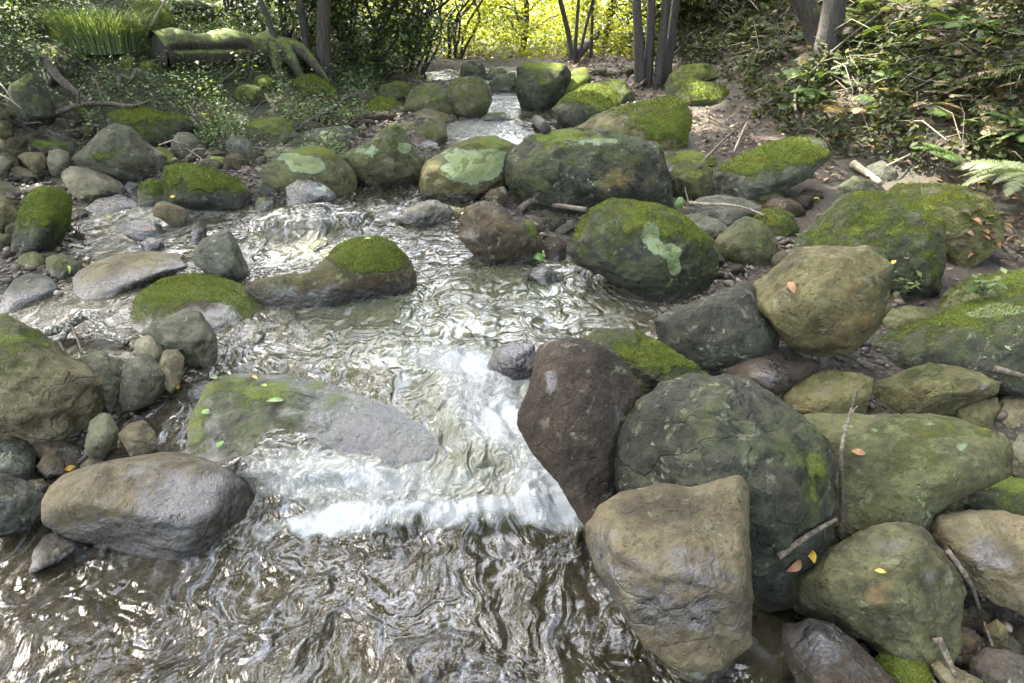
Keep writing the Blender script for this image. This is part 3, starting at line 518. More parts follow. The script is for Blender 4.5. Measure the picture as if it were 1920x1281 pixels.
rock("large angular green mossy boulder with a mint lichen splash", [(1064, 470), (1075, 445), (1090, 415), (1110, 392), (1145, 374), (1190, 376), (1230, 384), (1265, 395), (1300, 420), (1335, 450), (1347, 475), (1342, 510), (1320, 530), (1290, 548), (1262, 556), (1230, 550), (1180, 530), (1130, 508), (1085, 492)], 'dark', m=.52, p=26, D=.7, f=.1, n=.9, tuft=True,
     fp=[(1130, 395, .5), (1200, 395, .6), (1270, 410, .5), (1330, 470, .3), (1095, 460, .6), (1150, 440, 1.), (1230, 450, 1.05), (1270, 480, .9), (1150, 500, .8), (1230, 525, .7)], pa=[('l', 1220, 442, 24, 30, 1.45), ('l', 1255, 470, 28, 14, 1.4), ('l', 1265, 503, 14, 17, 1.4), ('m', 1300, 430, 60, 16, .7), ('m', 1200, 470, 25, 16, -.3)], row=560)
rock("small dark wedge in the current beside the green leaves", [(980, 512), (1000, 503), (1020, 498), (1040, 508), (1049, 524), (1035, 536), (1010, 533)], 'slate', w=.5, p=34)
rock("big blocky olive tan boulder perched on the rocks right of the water", [(1414, 552), (1418, 530), (1447, 504), (1491, 471), (1532, 460), (1587, 464), (1624, 464), (1660, 486), (1677, 497), (1669, 530), (1664, 567), (1649, 611), (1624, 640), (1587, 664), (1543, 664), (1484, 655), (1455, 622), (1440, 600), (1418, 582)], 'ochre', p=26, D=.75, f=.05, base=0., row=735, dz=.08, n=.75, cracks=.2, spots=.3,
     fp=[(1585, 470, .25), (1592, 490, .62), (1535, 485, .55), (1450, 530, .6), (1440, 575, .75), (1540, 545, 1.0), (1565, 600, 1.05), (1470, 610, .95), (1520, 640, .85), (1640, 520, .55), (1625, 600, .6), (1590, 640, .6)], pa=[('o', 1610, 560, 60, 90, .7), ('o', 1540, 610, 90, 35, .6), ('m', 1500, 500, 60, 30, .35)])
rock("black wet wedge slab leaning under the perched boulder", [(1227, 600), (1260, 580), (1330, 555), (1400, 530), (1425, 545), (1440, 590), (1460, 620), (1450, 660), (1400, 680), (1340, 690), (1300, 690), (1240, 650)], 'dark', w=.3, p=34, D=.5, f=.1, n=.8, fp=[(1260, 600, .6), (1330, 575, .6), (1400, 555, .6), (1430, 620, .8), (1340, 660, .9), (1270, 640, .8)], row=705)
rock("glossy brown dome of rock beneath the perched boulder", [(1325, 690), (1347, 661), (1374, 647), (1431, 636), (1481, 651), (1532, 684), (1520, 712), (1481, 727), (1448, 736), (1414, 724), (1364, 710)], 'brown', w=.45, p=7, D=.8, f=.4, n=.5, spots=0, cracks=0, pa=[('w', 1450, 680, 50, 40, .8), ('o', 1400, 660, 60, 20, .9)], row=745)
rock("very large dark mossy boulder at the right edge speckled with lichen", [(1608, 684), (1629, 644), (1666, 624), (1716, 604), (1767, 590), (1817, 567), (1920, 545), (2020, 560), (2060, 640), (2010, 730), (1920, 728), (1867, 715), (1790, 718), (1716, 718), (1666, 722), (1615, 702)], 'dark', m=.32, p=14, D=.6, f=.25, n=1., spots=1., row=735, pa=[('m', 1780, 585, 90, 18, 1.), ('l', 1880, 580, 50, 13, 1.4), ('l', 1835, 590, 30, 7, 1.2)], tuft=True)
rock("smooth mossy rock rising at the right edge behind the dark boulder", [(1756, 580), (1770, 550), (1825, 519), (1880, 510), (1960, 505), (2000, 560), (1950, 610), (1860, 610), (1790, 605)], 'olive', m=.55, p=12, D=.6, f=.4, row=640, tuft=True)
rock("low flat grey green rock right of the perched boulder", [(1655, 602), (1670, 580), (1700, 574), (1750, 578), (1770, 592), (1750, 610), (1700, 626), (1662, 628)], 'olive', m=.2, f=.4, row=650)
rock("tan rock with a dark wet hollow below the glossy dome", [(1467, 745), (1490, 722), (1530, 702), (1570, 696), (1610, 700), (1635, 712), (1632, 745), (1615, 775), (1590, 784), (1540, 786), (1500, 780), (1472, 768)], 'ochre', m=.1, p=16, D=.8, f=.2, n=1.5, pa=[('w', 1550, 735, 45, 28, 1.2)], row=800)
rock("saddle shaped tan boulder under the dark mossy boulder", [(1612, 765), (1615, 735), (1630, 720), (1670, 708), (1700, 694), (1740, 681), (1790, 688), (1840, 700), (1871, 718), (1868, 740), (1820, 752), (1780, 768), (1750, 780), (1700, 784), (1640, 784)], 'ochre', m=.22, p=18, D=.75, f=.2, n=1.2, row=800)
rock("small tan rock with a dark end near the right edge", [(1767, 765), (1785, 752), (1830, 741), (1870, 745), (1875, 765), (1860, 785), (1855, 800), (1810, 792)], 'ochre', n=1.2, row=812)
rock("smooth rounded tan stone at the right edge beside the olive boulder", [(1852, 785), (1862, 765), (1880, 745), (1915, 740), (1935, 765), (1915, 800), (1880, 815), (1858, 807)], 'tan', p=8, row=820)
rock("huge smooth olive boulder dotted with pale lichen at the right", [(1495, 790), (1510, 779), (1560, 776), (1650, 778), (1750, 776), (1800, 785), (1850, 805), (1890, 825), (1902, 850), (1897, 890), (1850, 915), (1790, 935), (1750, 960), (1730, 1000), (1690, 1030), (1600, 1035), (1530, 1010), (1510, 930), (1497, 850)], 'olive', m=.22, p=9, D=.5, f=.3, n=.7, spots=1., cracks=.1,
     pa=[('l', 1600, 800, 18, 10, .95), ('l', 1640, 806, 10, 7, 1.1), ('l', 1740, 795, 28, 8, .9), ('l', 1805, 835, 22, 20, .9), ('l', 1585, 798, 9, 8, 1.), ('m', 1800, 805, 90, 18, .5), ('w', 1600, 960, 60, 60, .2)], row=1050)
rock("big dark rough boulder in the middle of the right foreground", [(1140, 835), (1150, 800), (1180, 770), (1210, 745), (1240, 720), (1290, 706), (1350, 704), (1400, 712), (1440, 735), (1475, 760), (1520, 800), (1550, 835), (1565, 880), (1560, 940), (1550, 990), (1530, 1030), (1490, 1060), (1430, 1065), (1370, 1040), (1300, 1000), (1200, 960), (1155, 900)], 'dark', m=.10, w=.05, p=10, D=.75, f=.1, n=1.5, spots=.8, cracks=.8, pa=[('m', 1530, 900, 28, 80, .8), ('w', 1190, 870, 60, 60, .5)], row=1095)
rock("tall dark reddish boulder with a wet notch standing in the white water", [(972, 800), (975, 775), (990, 740), (1000, 690), (1008, 655), (1025, 640), (1065, 636), (1120, 645), (1165, 675), (1185, 705), (1198, 740), (1202, 775), (1185, 800), (1165, 840), (1165, 900), (1165, 950), (1130, 965), (1085, 930), (1045, 885), (995, 840)], 'red', w=.12, p=20, D=.6, f=.0, n=.8, cracks=.3, spots=.1,
     fp=[(1030, 655, .5), (1110, 660, .5), (1165, 700, .35), (1020, 740, .75), (1090, 730, 1.0), (1160, 780, .6), (1000, 790, .45), (1060, 830, .9), (1120, 870, .8), (1130, 930, .6), (1190, 760, .1)], pa=[('w', 1035, 720, 12, 28, 1.3), ('w', 1160, 770, 10, 50, .8), ('w', 1100, 880, 80, 60, .7), ('o', 1185, 770, 14, 45, 1.)], row=985)
rock("mottled rock with a mossy back behind the tall reddish boulder", [(1097, 640), (1125, 622), (1160, 615), (1200, 622), (1250, 650), (1300, 680), (1338, 708), (1290, 735), (1240, 745), (1210, 760), (1180, 750), (1150, 700), (1110, 665)], 'dark', m=.35, p=26, D=.6, f=.1, n=1.5, tuft=True, fp=[(1160, 622, .2), (1250, 665, .25), (1150, 660, .7), (1210, 700, .9), (1250, 715, .8), (1310, 705, .3)], pa=[('m', 1260, 665, 60, 22, 1.2), ('l', 1170, 650, 40, 30, .4)], row=775)
rock("square cut tan boulder with a shiny wet top in the front", [(1098, 988), (1124, 950), (1170, 922), (1245, 908), (1290, 918), (1340, 905), (1381, 895), (1404, 907), (1403, 960), (1404, 1040), (1407, 1110), (1400, 1160), (1340, 1185), (1270, 1185), (1205, 1165), (1150, 1110), (1115, 1060), (1100, 1015)], 'clay', w=.12, p=34, D=.6, f=.35, n=.6, cracks=.4, spots=.0,
     fp=[(1125, 985, .5), (1180, 945, .5), (1280, 935, .5), (1380, 912, .35), (1388, 1000, .6), (1385, 1075, .9), (1200, 1085, 1.0), (1150, 1055, .85), (1300, 1100, 1.1), (1330, 1165, .6), (1230, 1150, .6), (1393, 1140, .45)], pa=[('w', 1310, 1055, 95, 45, .7), ('w', 1200, 1070, 70, 40, .5), ('w', 1300, 960, 16, 8, .8), ('m', 1290, 1160, 160, 40, .75), ('w', 1290, 1150, 150, 50, 1.2), ('o', 1250, 1110, 130, 25, .9), ('w', 1130, 1040, 40, 70, .8), ('l', 1360, 930, 30, 22, .2)], row=1262)
rock("dark submerged block under the square cut boulder", [(1195, 1180), (1230, 1150), (1320, 1150), (1385, 1165), (1392, 1210), (1370, 1250), (1320, 1268), (1260, 1250), (1210, 1215)], 'brown', w=.8, m=.3, p=24, row=1290)
rock("mottled boulder with a wet crest and rusty face in the lower right", [(1476, 1100), (1489, 1082), (1536, 1048), (1583, 1015), (1633, 988), (1677, 980), (1727, 988), (1765, 1035), (1798, 1082), (1805, 1116), (1790, 1190), (1755, 1212), (1684, 1195), (1583, 1165), (1499, 1140)], 'olive', p=30, D=.7, f=.2, n=1.2, fp=[(1500, 1095, .6), (1580, 1045, .7), (1640, 1005, .6), (1720, 1005, .5), (1590, 1065, .95), (1680, 1045, .95), (1730, 1075, .8), (1780, 1100, .5), (1620, 1130, .9), (1700, 1150, .8), (1540, 1120, .8)], pa=[('w', 1650, 1030, 60, 22, 1.1), ('w', 1745, 1090, 30, 40, .9), ('o', 1640, 1110, 70, 50, 1.), ('m', 1550, 1060, 50, 22, .2)], row=1225)
rock("yellowish cap stone above the mottled lower right boulder", [(1630, 992), (1640, 970), (1680, 955), (1725, 950), (1742, 965), (1740, 992), (1700, 996), (1665, 998)], 'ochre', row=1015)
rock("broad tan boulder with a wet bluish top at the lower right edge", [(1742, 990), (1760, 968), (1820, 957), (1880, 958), (1925, 970), (1970, 1000), (1990, 1110), (1920, 1125), (1850, 1105), (1800, 1075), (1765, 1040), (1746, 1010)], 'tan', p=18, D=.6, f=.4, fp=[(1765, 985, .6), (1830, 970, .6), (1920, 985, .6), (1800, 1035, .8), (1870, 1065, .9), (1940, 1080, .8)], pa=[('w', 1835, 1035, 45, 35, 1.1), ('w', 1890, 1060, 50, 20, .7)], row=1150)
rock("mossy grey rock leaning on the huge olive boulder by the right edge", [(1745, 970), (1765, 940), (1800, 905), (1850, 888), (1900, 895), (1960, 915), (1960, 975), (1900, 978), (1850, 972), (1790, 972)], 'dark', m=.35, p=18, f=.2, pa=[('m', 1850, 900, 60, 14, .8), ('l', 1840, 935, 20, 8, .7)], row=1000)
rock("narrow grey green beam of stone lying below the mottled boulder", [(1575, 1150), (1590, 1142), (1620, 1150), (1680, 1186), (1735, 1210), (1750, 1230), (1735, 1240), (1690, 1236), (1640, 1214), (1595, 1180)], 'olive', p=20, row=1262)
rock("dark red wet slab running out of the bottom of the picture", [(1465, 1205), (1475, 1175), (1520, 1160), (1560, 1170), (1600, 1200), (1640, 1240), (1700, 1295), (1700, 1340), (1580, 1340), (1500, 1290), (1478, 1245)], 'red', w=.35, p=24, D=.5, f=.4, pa=[('w', 1550, 1200, 60, 40, .9)], row=1345)
rock("stone wrapped in bright green moss at the bottom right", [(1638, 1245), (1650, 1222), (1690, 1218), (1730, 1240), (1747, 1268), (1740, 1305), (1690, 1310), (1655, 1280)], 'dark', m=.85, p=8, tuft=True, row=1325)
rock("flat tan slab with a grey stick across it at the bottom edge", [(1730, 1230), (1750, 1225), (1790, 1250), (1840, 1275), (1850, 1310), (1790, 1310), (1760, 1275)], 'tan', p=30, row=1330)
rock("smooth brown egg shaped stone above the tan slab", [(1765, 1215), (1770, 1190), (1790, 1175), (1820, 1178), (1840, 1195), (1837, 1222), (1812, 1248), (1785, 1240)], 'brown', p=7, row=1265, pa=[('o', 1800, 1200, 40, 30, .6)])
rock("pinkish grey stone in the bottom right corner", [(1820, 1235), (1850, 1215), (1890, 1218), (1930, 1235), (1960, 1260), (1950, 1310), (1850, 1310), (1822, 1262)], 'purple', p=16, row=1335)
rock("small ochre stone between the egg shaped stone and the right edge", [(1845, 1175), (1870, 1160), (1890, 1180), (1887, 1208), (1862, 1216), (1845, 1200)], 'ochre', p=10, row=1235)
rock("grey stone against the right edge beside the huge olive boulder", [(1893, 845), (1910, 818), (1940, 812), (1960, 900), (1915, 905), (1898, 880)], 'grey', row=925)
rock("bright green rounded block right of the huge speckled boulder", [(1252, 335), (1262, 315), (1290, 302), (1320, 305), (1337, 320), (1337, 348), (1325, 375), (1290, 382), (1262, 375)], 'olive', m=.5, p=16, D=.8, f=.1, pa=[('l', 1290, 365, 30, 9, .5)], row=388)
rock("dim mossy rock behind the bright green block", [(1240, 302), (1260, 285), (1300, 282), (1340, 295), (1345, 312), (1310, 320), (1260, 324)], 'dark', m=.7, f=.4)
rock("long boulder with a mossy back running up into the right bank", [(1338, 328), (1350, 310), (1400, 285), (1450, 265), (1490, 257), (1540, 262), (1560, 290), (1520, 330), (1460, 352), (1430, 364), (1390, 368), (1350, 350)], 'slate', m=.28, p=12, D=.6, f=.4, pa=[('m', 1440, 285, 90, 22, 1.2), ('m', 1380, 315, 40, 10, .8)], row=378, tuft=True)
rock("flat blue grey rock under the pale bare stick", [(1285, 390), (1310, 372), (1350, 367), (1395, 372), (1425, 390), (1430, 402), (1390, 412), (1360, 425), (1330, 412), (1290, 402)], 'slate', p=16, f=.5, row=430)
rock("worn grey rock with a shallow bowl behind the green mossy boulder", [(1275, 405), (1310, 400), (1350, 415), (1370, 432), (1352, 455), (1310, 442), (1285, 425)], 'grey', p=10, f=.5, row=465)
rock("dark mossy lump between the long boulder and the flat blue grey rock", [(1398, 367), (1410, 350), (1440, 343), (1465, 355), (1472, 372), (1440, 388), (1412, 385)], 'dark', m=.55)
rock("small mossy boulder right of the pale bare stick", [(1412, 408), (1430, 393), (1460, 390), (1485, 402), (1500, 427), (1490, 442), (1460, 450), (1435, 438)], 'dark', m=.65, tuft=True)
rock("pointed olive boulder behind the gravel patch", [(1339, 455), (1350, 440), (1380, 415), (1400, 406), (1430, 415), (1450, 440), (1465, 480), (1445, 500), (1400, 503), (1370, 490), (1342, 472)], 'olive', m=.3, p=24, D=.7, f=.15, n=.8, row=508)
rock("brown stone beside the pool of dead leaves", [(1430, 388), (1445, 373), (1480, 372), (1502, 385), (1502, 407), (1480, 412)], 'brown', p=20)
rock("huge flat topped boulder covered in dark moss and pale lichen", [(1487, 472), (1500, 445), (1540, 410), (1580, 370), (1610, 358), (1650, 362), (1700, 380), (1750, 395), (1772, 420), (1774, 448), (1770, 485), (1757, 520), (1720, 534), (1690, 536), (1640, 520), (1560, 505), (1500, 490)], 'dark', m=.5, p=18, D=.65, f=.3, n=1.3, tuft=True, spots=1., fp=[(1530, 440, .6), (1610, 375, .5), (1690, 395, .6), (1745, 415, .5), (1740, 430, .8), (1735, 500, .7), (1600, 470, 1.), (1680, 480, .9), (1540, 475, .8)], pa=[('l', 1730, 430, 30, 38, .7), ('l', 1700, 460, 25, 20, .5), ('o', 1580, 480, 60, 20, .3)], row=548)
rock("broad rounded boulder with sunlit yellow moss behind the flat topped one", [(1650, 365), (1690, 345), (1740, 345), (1800, 350), (1850, 370), (1880, 400), (1880, 445), (1845, 465), (1790, 480), (1765, 455), (1700, 405)], 'ochre', m=.5, p=9, D=.6, f=.4, row=490, tuft=True)
rock("low dark rock at the foot of the overgrown bank", [(1560, 372), (1570, 350), (1600, 330), (1640, 340), (1655, 362), (1610, 380)], 'dark', m=.15)
rock("smooth blue grey rock shaded under the overgrown bank", [(1610, 338), (1625, 312), (1655, 300), (1680, 320), (1685, 352), (1640, 350)], 'slate', p=10)
rock("long sunlit boulder glowing yellow green above the huge speckled one", [(1080, 239), (1096, 231), (1111, 220), (1151, 202), (1190, 194), (1253, 181), (1284, 190), (1296, 213), (1297, 236), (1285, 264), (1242, 278), (1190, 282), (1138, 268), (1095, 255)], 'ochre', m=.42, p=14, D=.55, f=.45, n=1.2, tuft=True, pa=[('m', 1230, 190, 50, 9, .9), ('m', 1260, 240, 50, 25, .9), ('m', 1130, 235, 50, 14, -.8), ('o', 1150, 235, 60, 14, .5)], row=284)
rock("smooth mossy dome right of the sunlit boulder", [(1264, 178), (1280, 160), (1310, 153), (1345, 155), (1375, 175), (1382, 197), (1340, 208), (1300, 206), (1270, 195)], 'dark', m=.65, p=8, tuft=True)
rock("shaded mossy rock behind the smooth mossy dome", [(1247, 162), (1255, 140), (1290, 122), (1330, 120), (1350, 145), (1300, 165), (1270, 184), (1250, 178)], 'dark', m=.6)
rock("large dark square boulder at the head of the visible stream", [(968, 172), (970, 130), (985, 120), (1020, 117), (1060, 122), (1072, 140), (1062, 165), (1047, 192), (1030, 207), (1000, 207), (978, 195)], 'dark', m=.45, p=18, D=.7, f=.0, pa=[('m', 1020, 122, 50, 8, .6)], row=210)
rock("mossy rock leaning between the dark square boulder and the mossy block", [(1035, 195), (1045, 160), (1070, 132), (1100, 125), (1110, 150), (1092, 170), (1060, 195)], 'dark', m=.72, row=205)
rock("mossy block with a dark undercut beside the water", [(1035, 205), (1060, 180), (1100, 160), (1125, 158), (1150, 170), (1167, 190), (1152, 215), (1120, 232), (1080, 238), (1050, 228), (1037, 215)], 'dark', m=.62, p=18, pa=[('m', 1060, 218, 35, 16, -1.5), ('m', 1110, 170, 45, 18, .6)], row=243, tuft=True)
rock("rounded mossy rock behind the right end of the undercut block", [(1110, 158), (1140, 148), (1170, 150), (1190, 175), (1192, 195), (1160, 200), (1140, 175)], 'dark', m=.6)
rock("big mossy boulder with a sunlit top left of the narrow run", [(838, 165), (850, 148), (880, 143), (905, 148), (920, 165), (922, 187), (910, 213), (895, 222), (870, 221), (850, 208), (840, 187)], 'olive', m=.45, p=10, D=.8, f=.1, pa=[('o', 860, 158, 20, 10, .5)], row=224)
rock("dark upright rock with a sunlit scar at the far pool", [(862, 142), (865, 122), (885, 112), (905, 118), (912, 137), (905, 150), (870, 148)], 'dark', m=.35, p=20)
rock("dark low rock against the far pool beside the square boulder", [(915, 157), (930, 142), (965, 135), (972, 160), (962, 173), (925, 171)], 'dark', m=.2)
rock("faint grey green rock behind the far pool", [(908, 145), (920, 128), (940, 126), (952, 135), (935, 150)], 'olive', m=.3)
rock("mossy grey rock at the left of the upstream rock group", [(700, 182), (715, 160), (745, 151), (770, 160), (777, 182), (740, 194)], 'olive', m=.5)
rock("rounded olive boulder in the middle of the upstream rock group", [(755, 204), (770, 170), (795, 155), (820, 155), (845, 175), (860, 202), (850, 219), (815, 216), (780, 210)], 'olive', m=.42, p=12, row=222)
rock("oval moss cushioned rock in front of the upstream rock group", [(675, 210), (690, 192), (710, 182), (735, 185), (765, 205), (752, 219), (700, 219)], 'pale', m=.7, f=.4, tuft=True)
rock("brown rounded rock at the left of the oval moss cushioned one", [(640, 197), (648, 175), (670, 168), (687, 175), (690, 194), (670, 208), (648, 210)], 'brown', m=.2, p=9)
rock("low moss topped rock lying in the narrow run", [(893, 225), (915, 212), (945, 210), (965, 224), (940, 229)], 'dark', m=.4, f=.5)
rock("brown block with a mossy side at the stream's left edge", [(780, 248), (800, 228), (835, 230), (840, 257), (820, 270), (790, 265)], 'olive', m=.45, p=22)
rock("flat brown stone below the mossy sided block", [(758, 264), (790, 255), (822, 270), (818, 284), (775, 284)], 'brown', f=.6, D=.5)
rock("ochre stone left of the mossy sided block", [(740, 240), (758, 227), (780, 230), (785, 248), (765, 256), (745, 252)], 'ochre', m=.2)
rock("flat tan rock below the rounded olive boulder", [(770, 213), (800, 202), (830, 212), (852, 224), (830, 234), (790, 228)], 'tan', m=.2, f=.5)
rock("mossy rock against the big leaning tree", [(465, 162), (480, 142), (500, 140), (515, 150), (517, 172), (490, 176)], 'dark', m=.7)
rock("mossy double lobed rock in the undergrowth below the log", [(435, 182), (445, 162), (470, 158), (490, 165), (500, 187), (480, 203), (450, 196)], 'dark', m=.6)
rock("large mossy hump right of the undergrowth", [(548, 155), (565, 140), (590, 140), (615, 155), (635, 175), (642, 193), (610, 202), (580, 190), (555, 178)], 'dark', m=.65, p=9, tuft=True)
rock("bare brown grey rock in front of the large mossy hump", [(560, 198), (575, 180), (595, 185), (612, 210), (602, 225), (570, 221)], 'brown', m=.1)
rock("small mossy spike of rock in the green ground cover", [(370, 228), (378, 210), (395, 205), (405, 220), (407, 238), (385, 243)], 'brown', m=.5)
rock("soft mossy mound beside the long grass", [(92, 80), (95, 55), (115, 47), (140, 55), (160, 78), (150, 95), (110, 93)], 'olive', m=.8, p=8)
rock("tall mossy boulder behind the fallen log", [(240, 32), (255, 10), (280, 3), (310, 10), (330, 40), (342, 68), (320, 75), (285, 62), (250, 54)], 'olive', m=.7, p=10, tuft=True)
rock("dark hummock overgrown with creeper below the long grass", [(65, 125), (70, 95), (100, 80), (135, 95), (155, 115), (147, 152), (120, 158), (80, 155)], 'dark', m=.5, n=1.5)
rock("small round mossy knob left of the log's cut end", [(218, 122), (225, 105), (240, 99), (255, 110), (260, 130), (235, 136)], 'olive', m=.8)
rock("moss covered slab leaning under the log's cut end", [(258, 132), (265, 115), (285, 112), (310, 130), (302, 150), (275, 147)], 'olive', m=.75)
rock("low mossy rock beneath the long dead branch", [(118, 218), (135, 202), (165, 197), (182, 205), (172, 219), (140, 226)], 'olive', m=.5)
rock("low dome gilded with wet moss where the stream pours over", [(470, 420), (520, 398), (570, 387), (620, 385), (660, 393), (700, 407), (700, 425), (600, 432), (520, 432)], 'ochre', m=.35, w=.6, f=.6, D=.5, n=.5, drape=(0.0, 25), row=440, pa=[('m', 560, 392, 70, 9, .7), ('o', 540, 400, 70, 14, .6)])
rock("gold and white wet rock splitting the current", [(742, 410), (755, 392), (790, 378), (815, 375), (840, 385), (852, 400), (835, 416), (800, 424), (765, 418)], 'ochre', w=.65, p=18, n=1.3, pa=[('o', 810, 390, 40, 25, .7)])
rock("whale shaped boulder with a mossy hump rising from the stream", [(456, 533), (469, 524), (516, 516), (562, 514), (583, 513), (609, 486), (631, 461), (666, 447), (712, 444), (737, 455), (766, 483), (780, 511), (780, 541), (719, 553), (656, 562), (594, 566), (531, 560), (494, 550)], 'brown', m=.3, w=.15, p=9, D=.6, f=.15, n=.7, cracks=0, tuft=True, base=-.3, fp=[(590, 530, .5), (640, 480, .8), (700, 465, .8), (745, 490, .7), (760, 525, .7), (690, 520, 1.1), (620, 540, .9), (500, 540, .3), (550, 540, .5)],
     pa=[('m', 700, 475, 75, 38, 1.1), ('w', 640, 548, 110, 16, .8), ('w', 520, 535, 50, 20, .5), ('m', 730, 535, 60, 22, -.9)], row=568)
rock("flat dark slab just awash below the yellow leaf", [(435, 692), (470, 674), (520, 668), (540, 680), (537, 702), (490, 710), (450, 706)], 'slate', w=.5, f=.7, D=.45, row=715)
rock("broad ledge boulder with the stream sheeting over its front", [(350, 850), (352, 800), (365, 760), (385, 725), (410, 706), (450, 700), (560, 707), (650, 730), (730, 760), (800, 800), (850, 835), (858, 855), (780, 872), (600, 885), (450, 878), (380, 862)], 'dark', m=.16, w=.25, p=7, D=.34, spots=.1, f=.8, base=-.1, n=1.3, cracks=0, drape=(.0, 1), row=905, dz=.045, pa=[('m', 430, 720, 90, 26, .6), ('m', 570, 735, 90, 22, .4), ('m', 370, 790, 24, 60, .4)])
rock("low purple wet rock breaking the surface above the white water", [(915, 684), (930, 655), (960, 642), (1000, 648), (1010, 692), (960, 706), (932, 700)], 'purple', w=.8, f=.4, n=1.5, row=708)
rock("angular grey stone at the left edge above the wet gravel", [(-20, 840), (25, 820), (50, 828), (68, 850), (67, 888), (0, 893), (-20, 880)], 'slate', p=34, row=905)
rock("smooth brown oval stone under the rust stained boulder", [(50, 828), (80, 824), (120, 826), (145, 838), (155, 855), (142, 878), (100, 874), (65, 850)], 'brown', p=8, n=.6, row=885)
rock("upright pale grey green block at the water's edge", [(158, 838), (168, 790), (190, 776), (205, 777), (222, 805), (217, 825), (197, 846), (170, 846)], 'pale', p=34, m=.15, row=862, f=.1)
rock("rounded dark tan stone right of the upright pale block", [(222, 815), (240, 795), (270, 788), (290, 810), (299, 840), (286, 856), (250, 852), (235, 835)], 'tan', w=.1, p=10, row=866)
rock("small yellowish stone left of the oval boulder's top", [(68, 875), (80, 855), (100, 847), (118, 860), (122, 885), (90, 890)], 'tan', row=900)
rock("small dark cone stone touching the left end of the oval boulder", [(38, 918), (55, 900), (80, 897), (95, 912), (87, 930), (60, 930)], 'brown', row=938)
rock("black wet rock mass at the left edge beside the oval boulder", [(-40, 900), (0, 887), (50, 905), (85, 930), (82, 965), (50, 982), (0, 990), (-40, 970)], 'dark', w=.4, n=1.5, f=.4, row=1000)
rock("thin tan stone behind the oval boulder's upper edge", [(150, 873), (170, 855), (190, 855), (196, 872), (165, 884)], 'tan', row=886)
rock("glossy dark stone in the trickle beside the ledge boulder", [(355, 742), (362, 720), (385, 713), (402, 727), (396, 745), (365, 750)], 'slate', w=.6)
rock("dark wet rock corner poking from the muddy water at the left edge", [(-10, 985), (5, 965), (40, 958), (72, 975), (70, 992), (20, 1000)], 'dark', w=.5, f=.5)
rock("grey block half hidden behind the whale shaped boulder", [(618, 488), (624, 478), (640, 474), (648, 482), (640, 500), (622, 500)], 'slate', row=520)
# ------------------------------------------------------------------ looking things up on what is built
def bvh_of(W, F): return BVHTree.FromPolygons(W.tolist(), F.tolist())
GB = bvh_of(np.array([v.co[:] for v in ground.data.vertices]), np.array([p.vertices[:] for p in ground.data.polygons]))
for r_ in ROCKS: r_['bvh'] = bvh_of(r_['W'], r_['F']) if r_['size'] > 60 else None
def top_at(x, y):
    z = float(terrain_z(np.array([x]), np.array([y]))[0]); v = Vector((x, y, 9)); best = z; n = Vector((0, 0, 1))
    for r_ in ROCKS:
        if r_['bvh'] is None: continue
        h = r_['bvh'].ray_cast(v, Vector((0, 0, -1)))
        if h[0] is not None and h[0].z > best: best = h[0].z; n = h[1]
    return best, n
def hit(px, py):
    """where the line of sight through a point of the photograph meets rock or ground"""
    d = ray(px, py).normalized(); bt = 1e9; bn = Vector((0, 0, 1))
    for r_ in ROCKS:
        if r_['bvh'] is None: continue
        h = r_['bvh'].ray_cast(CAMP, d)
        if h[0] is not None and h[3] < bt: bt = h[3]; bn = h[1]
    h = GB.ray_cast(CAMP, d)
    if h[0] is not None and h[3] < bt: return h[0], Vector((0, 0, 1))
    return CAMP + d * min(bt, 40), (bn if bn.dot(d) < 0 else -bn)

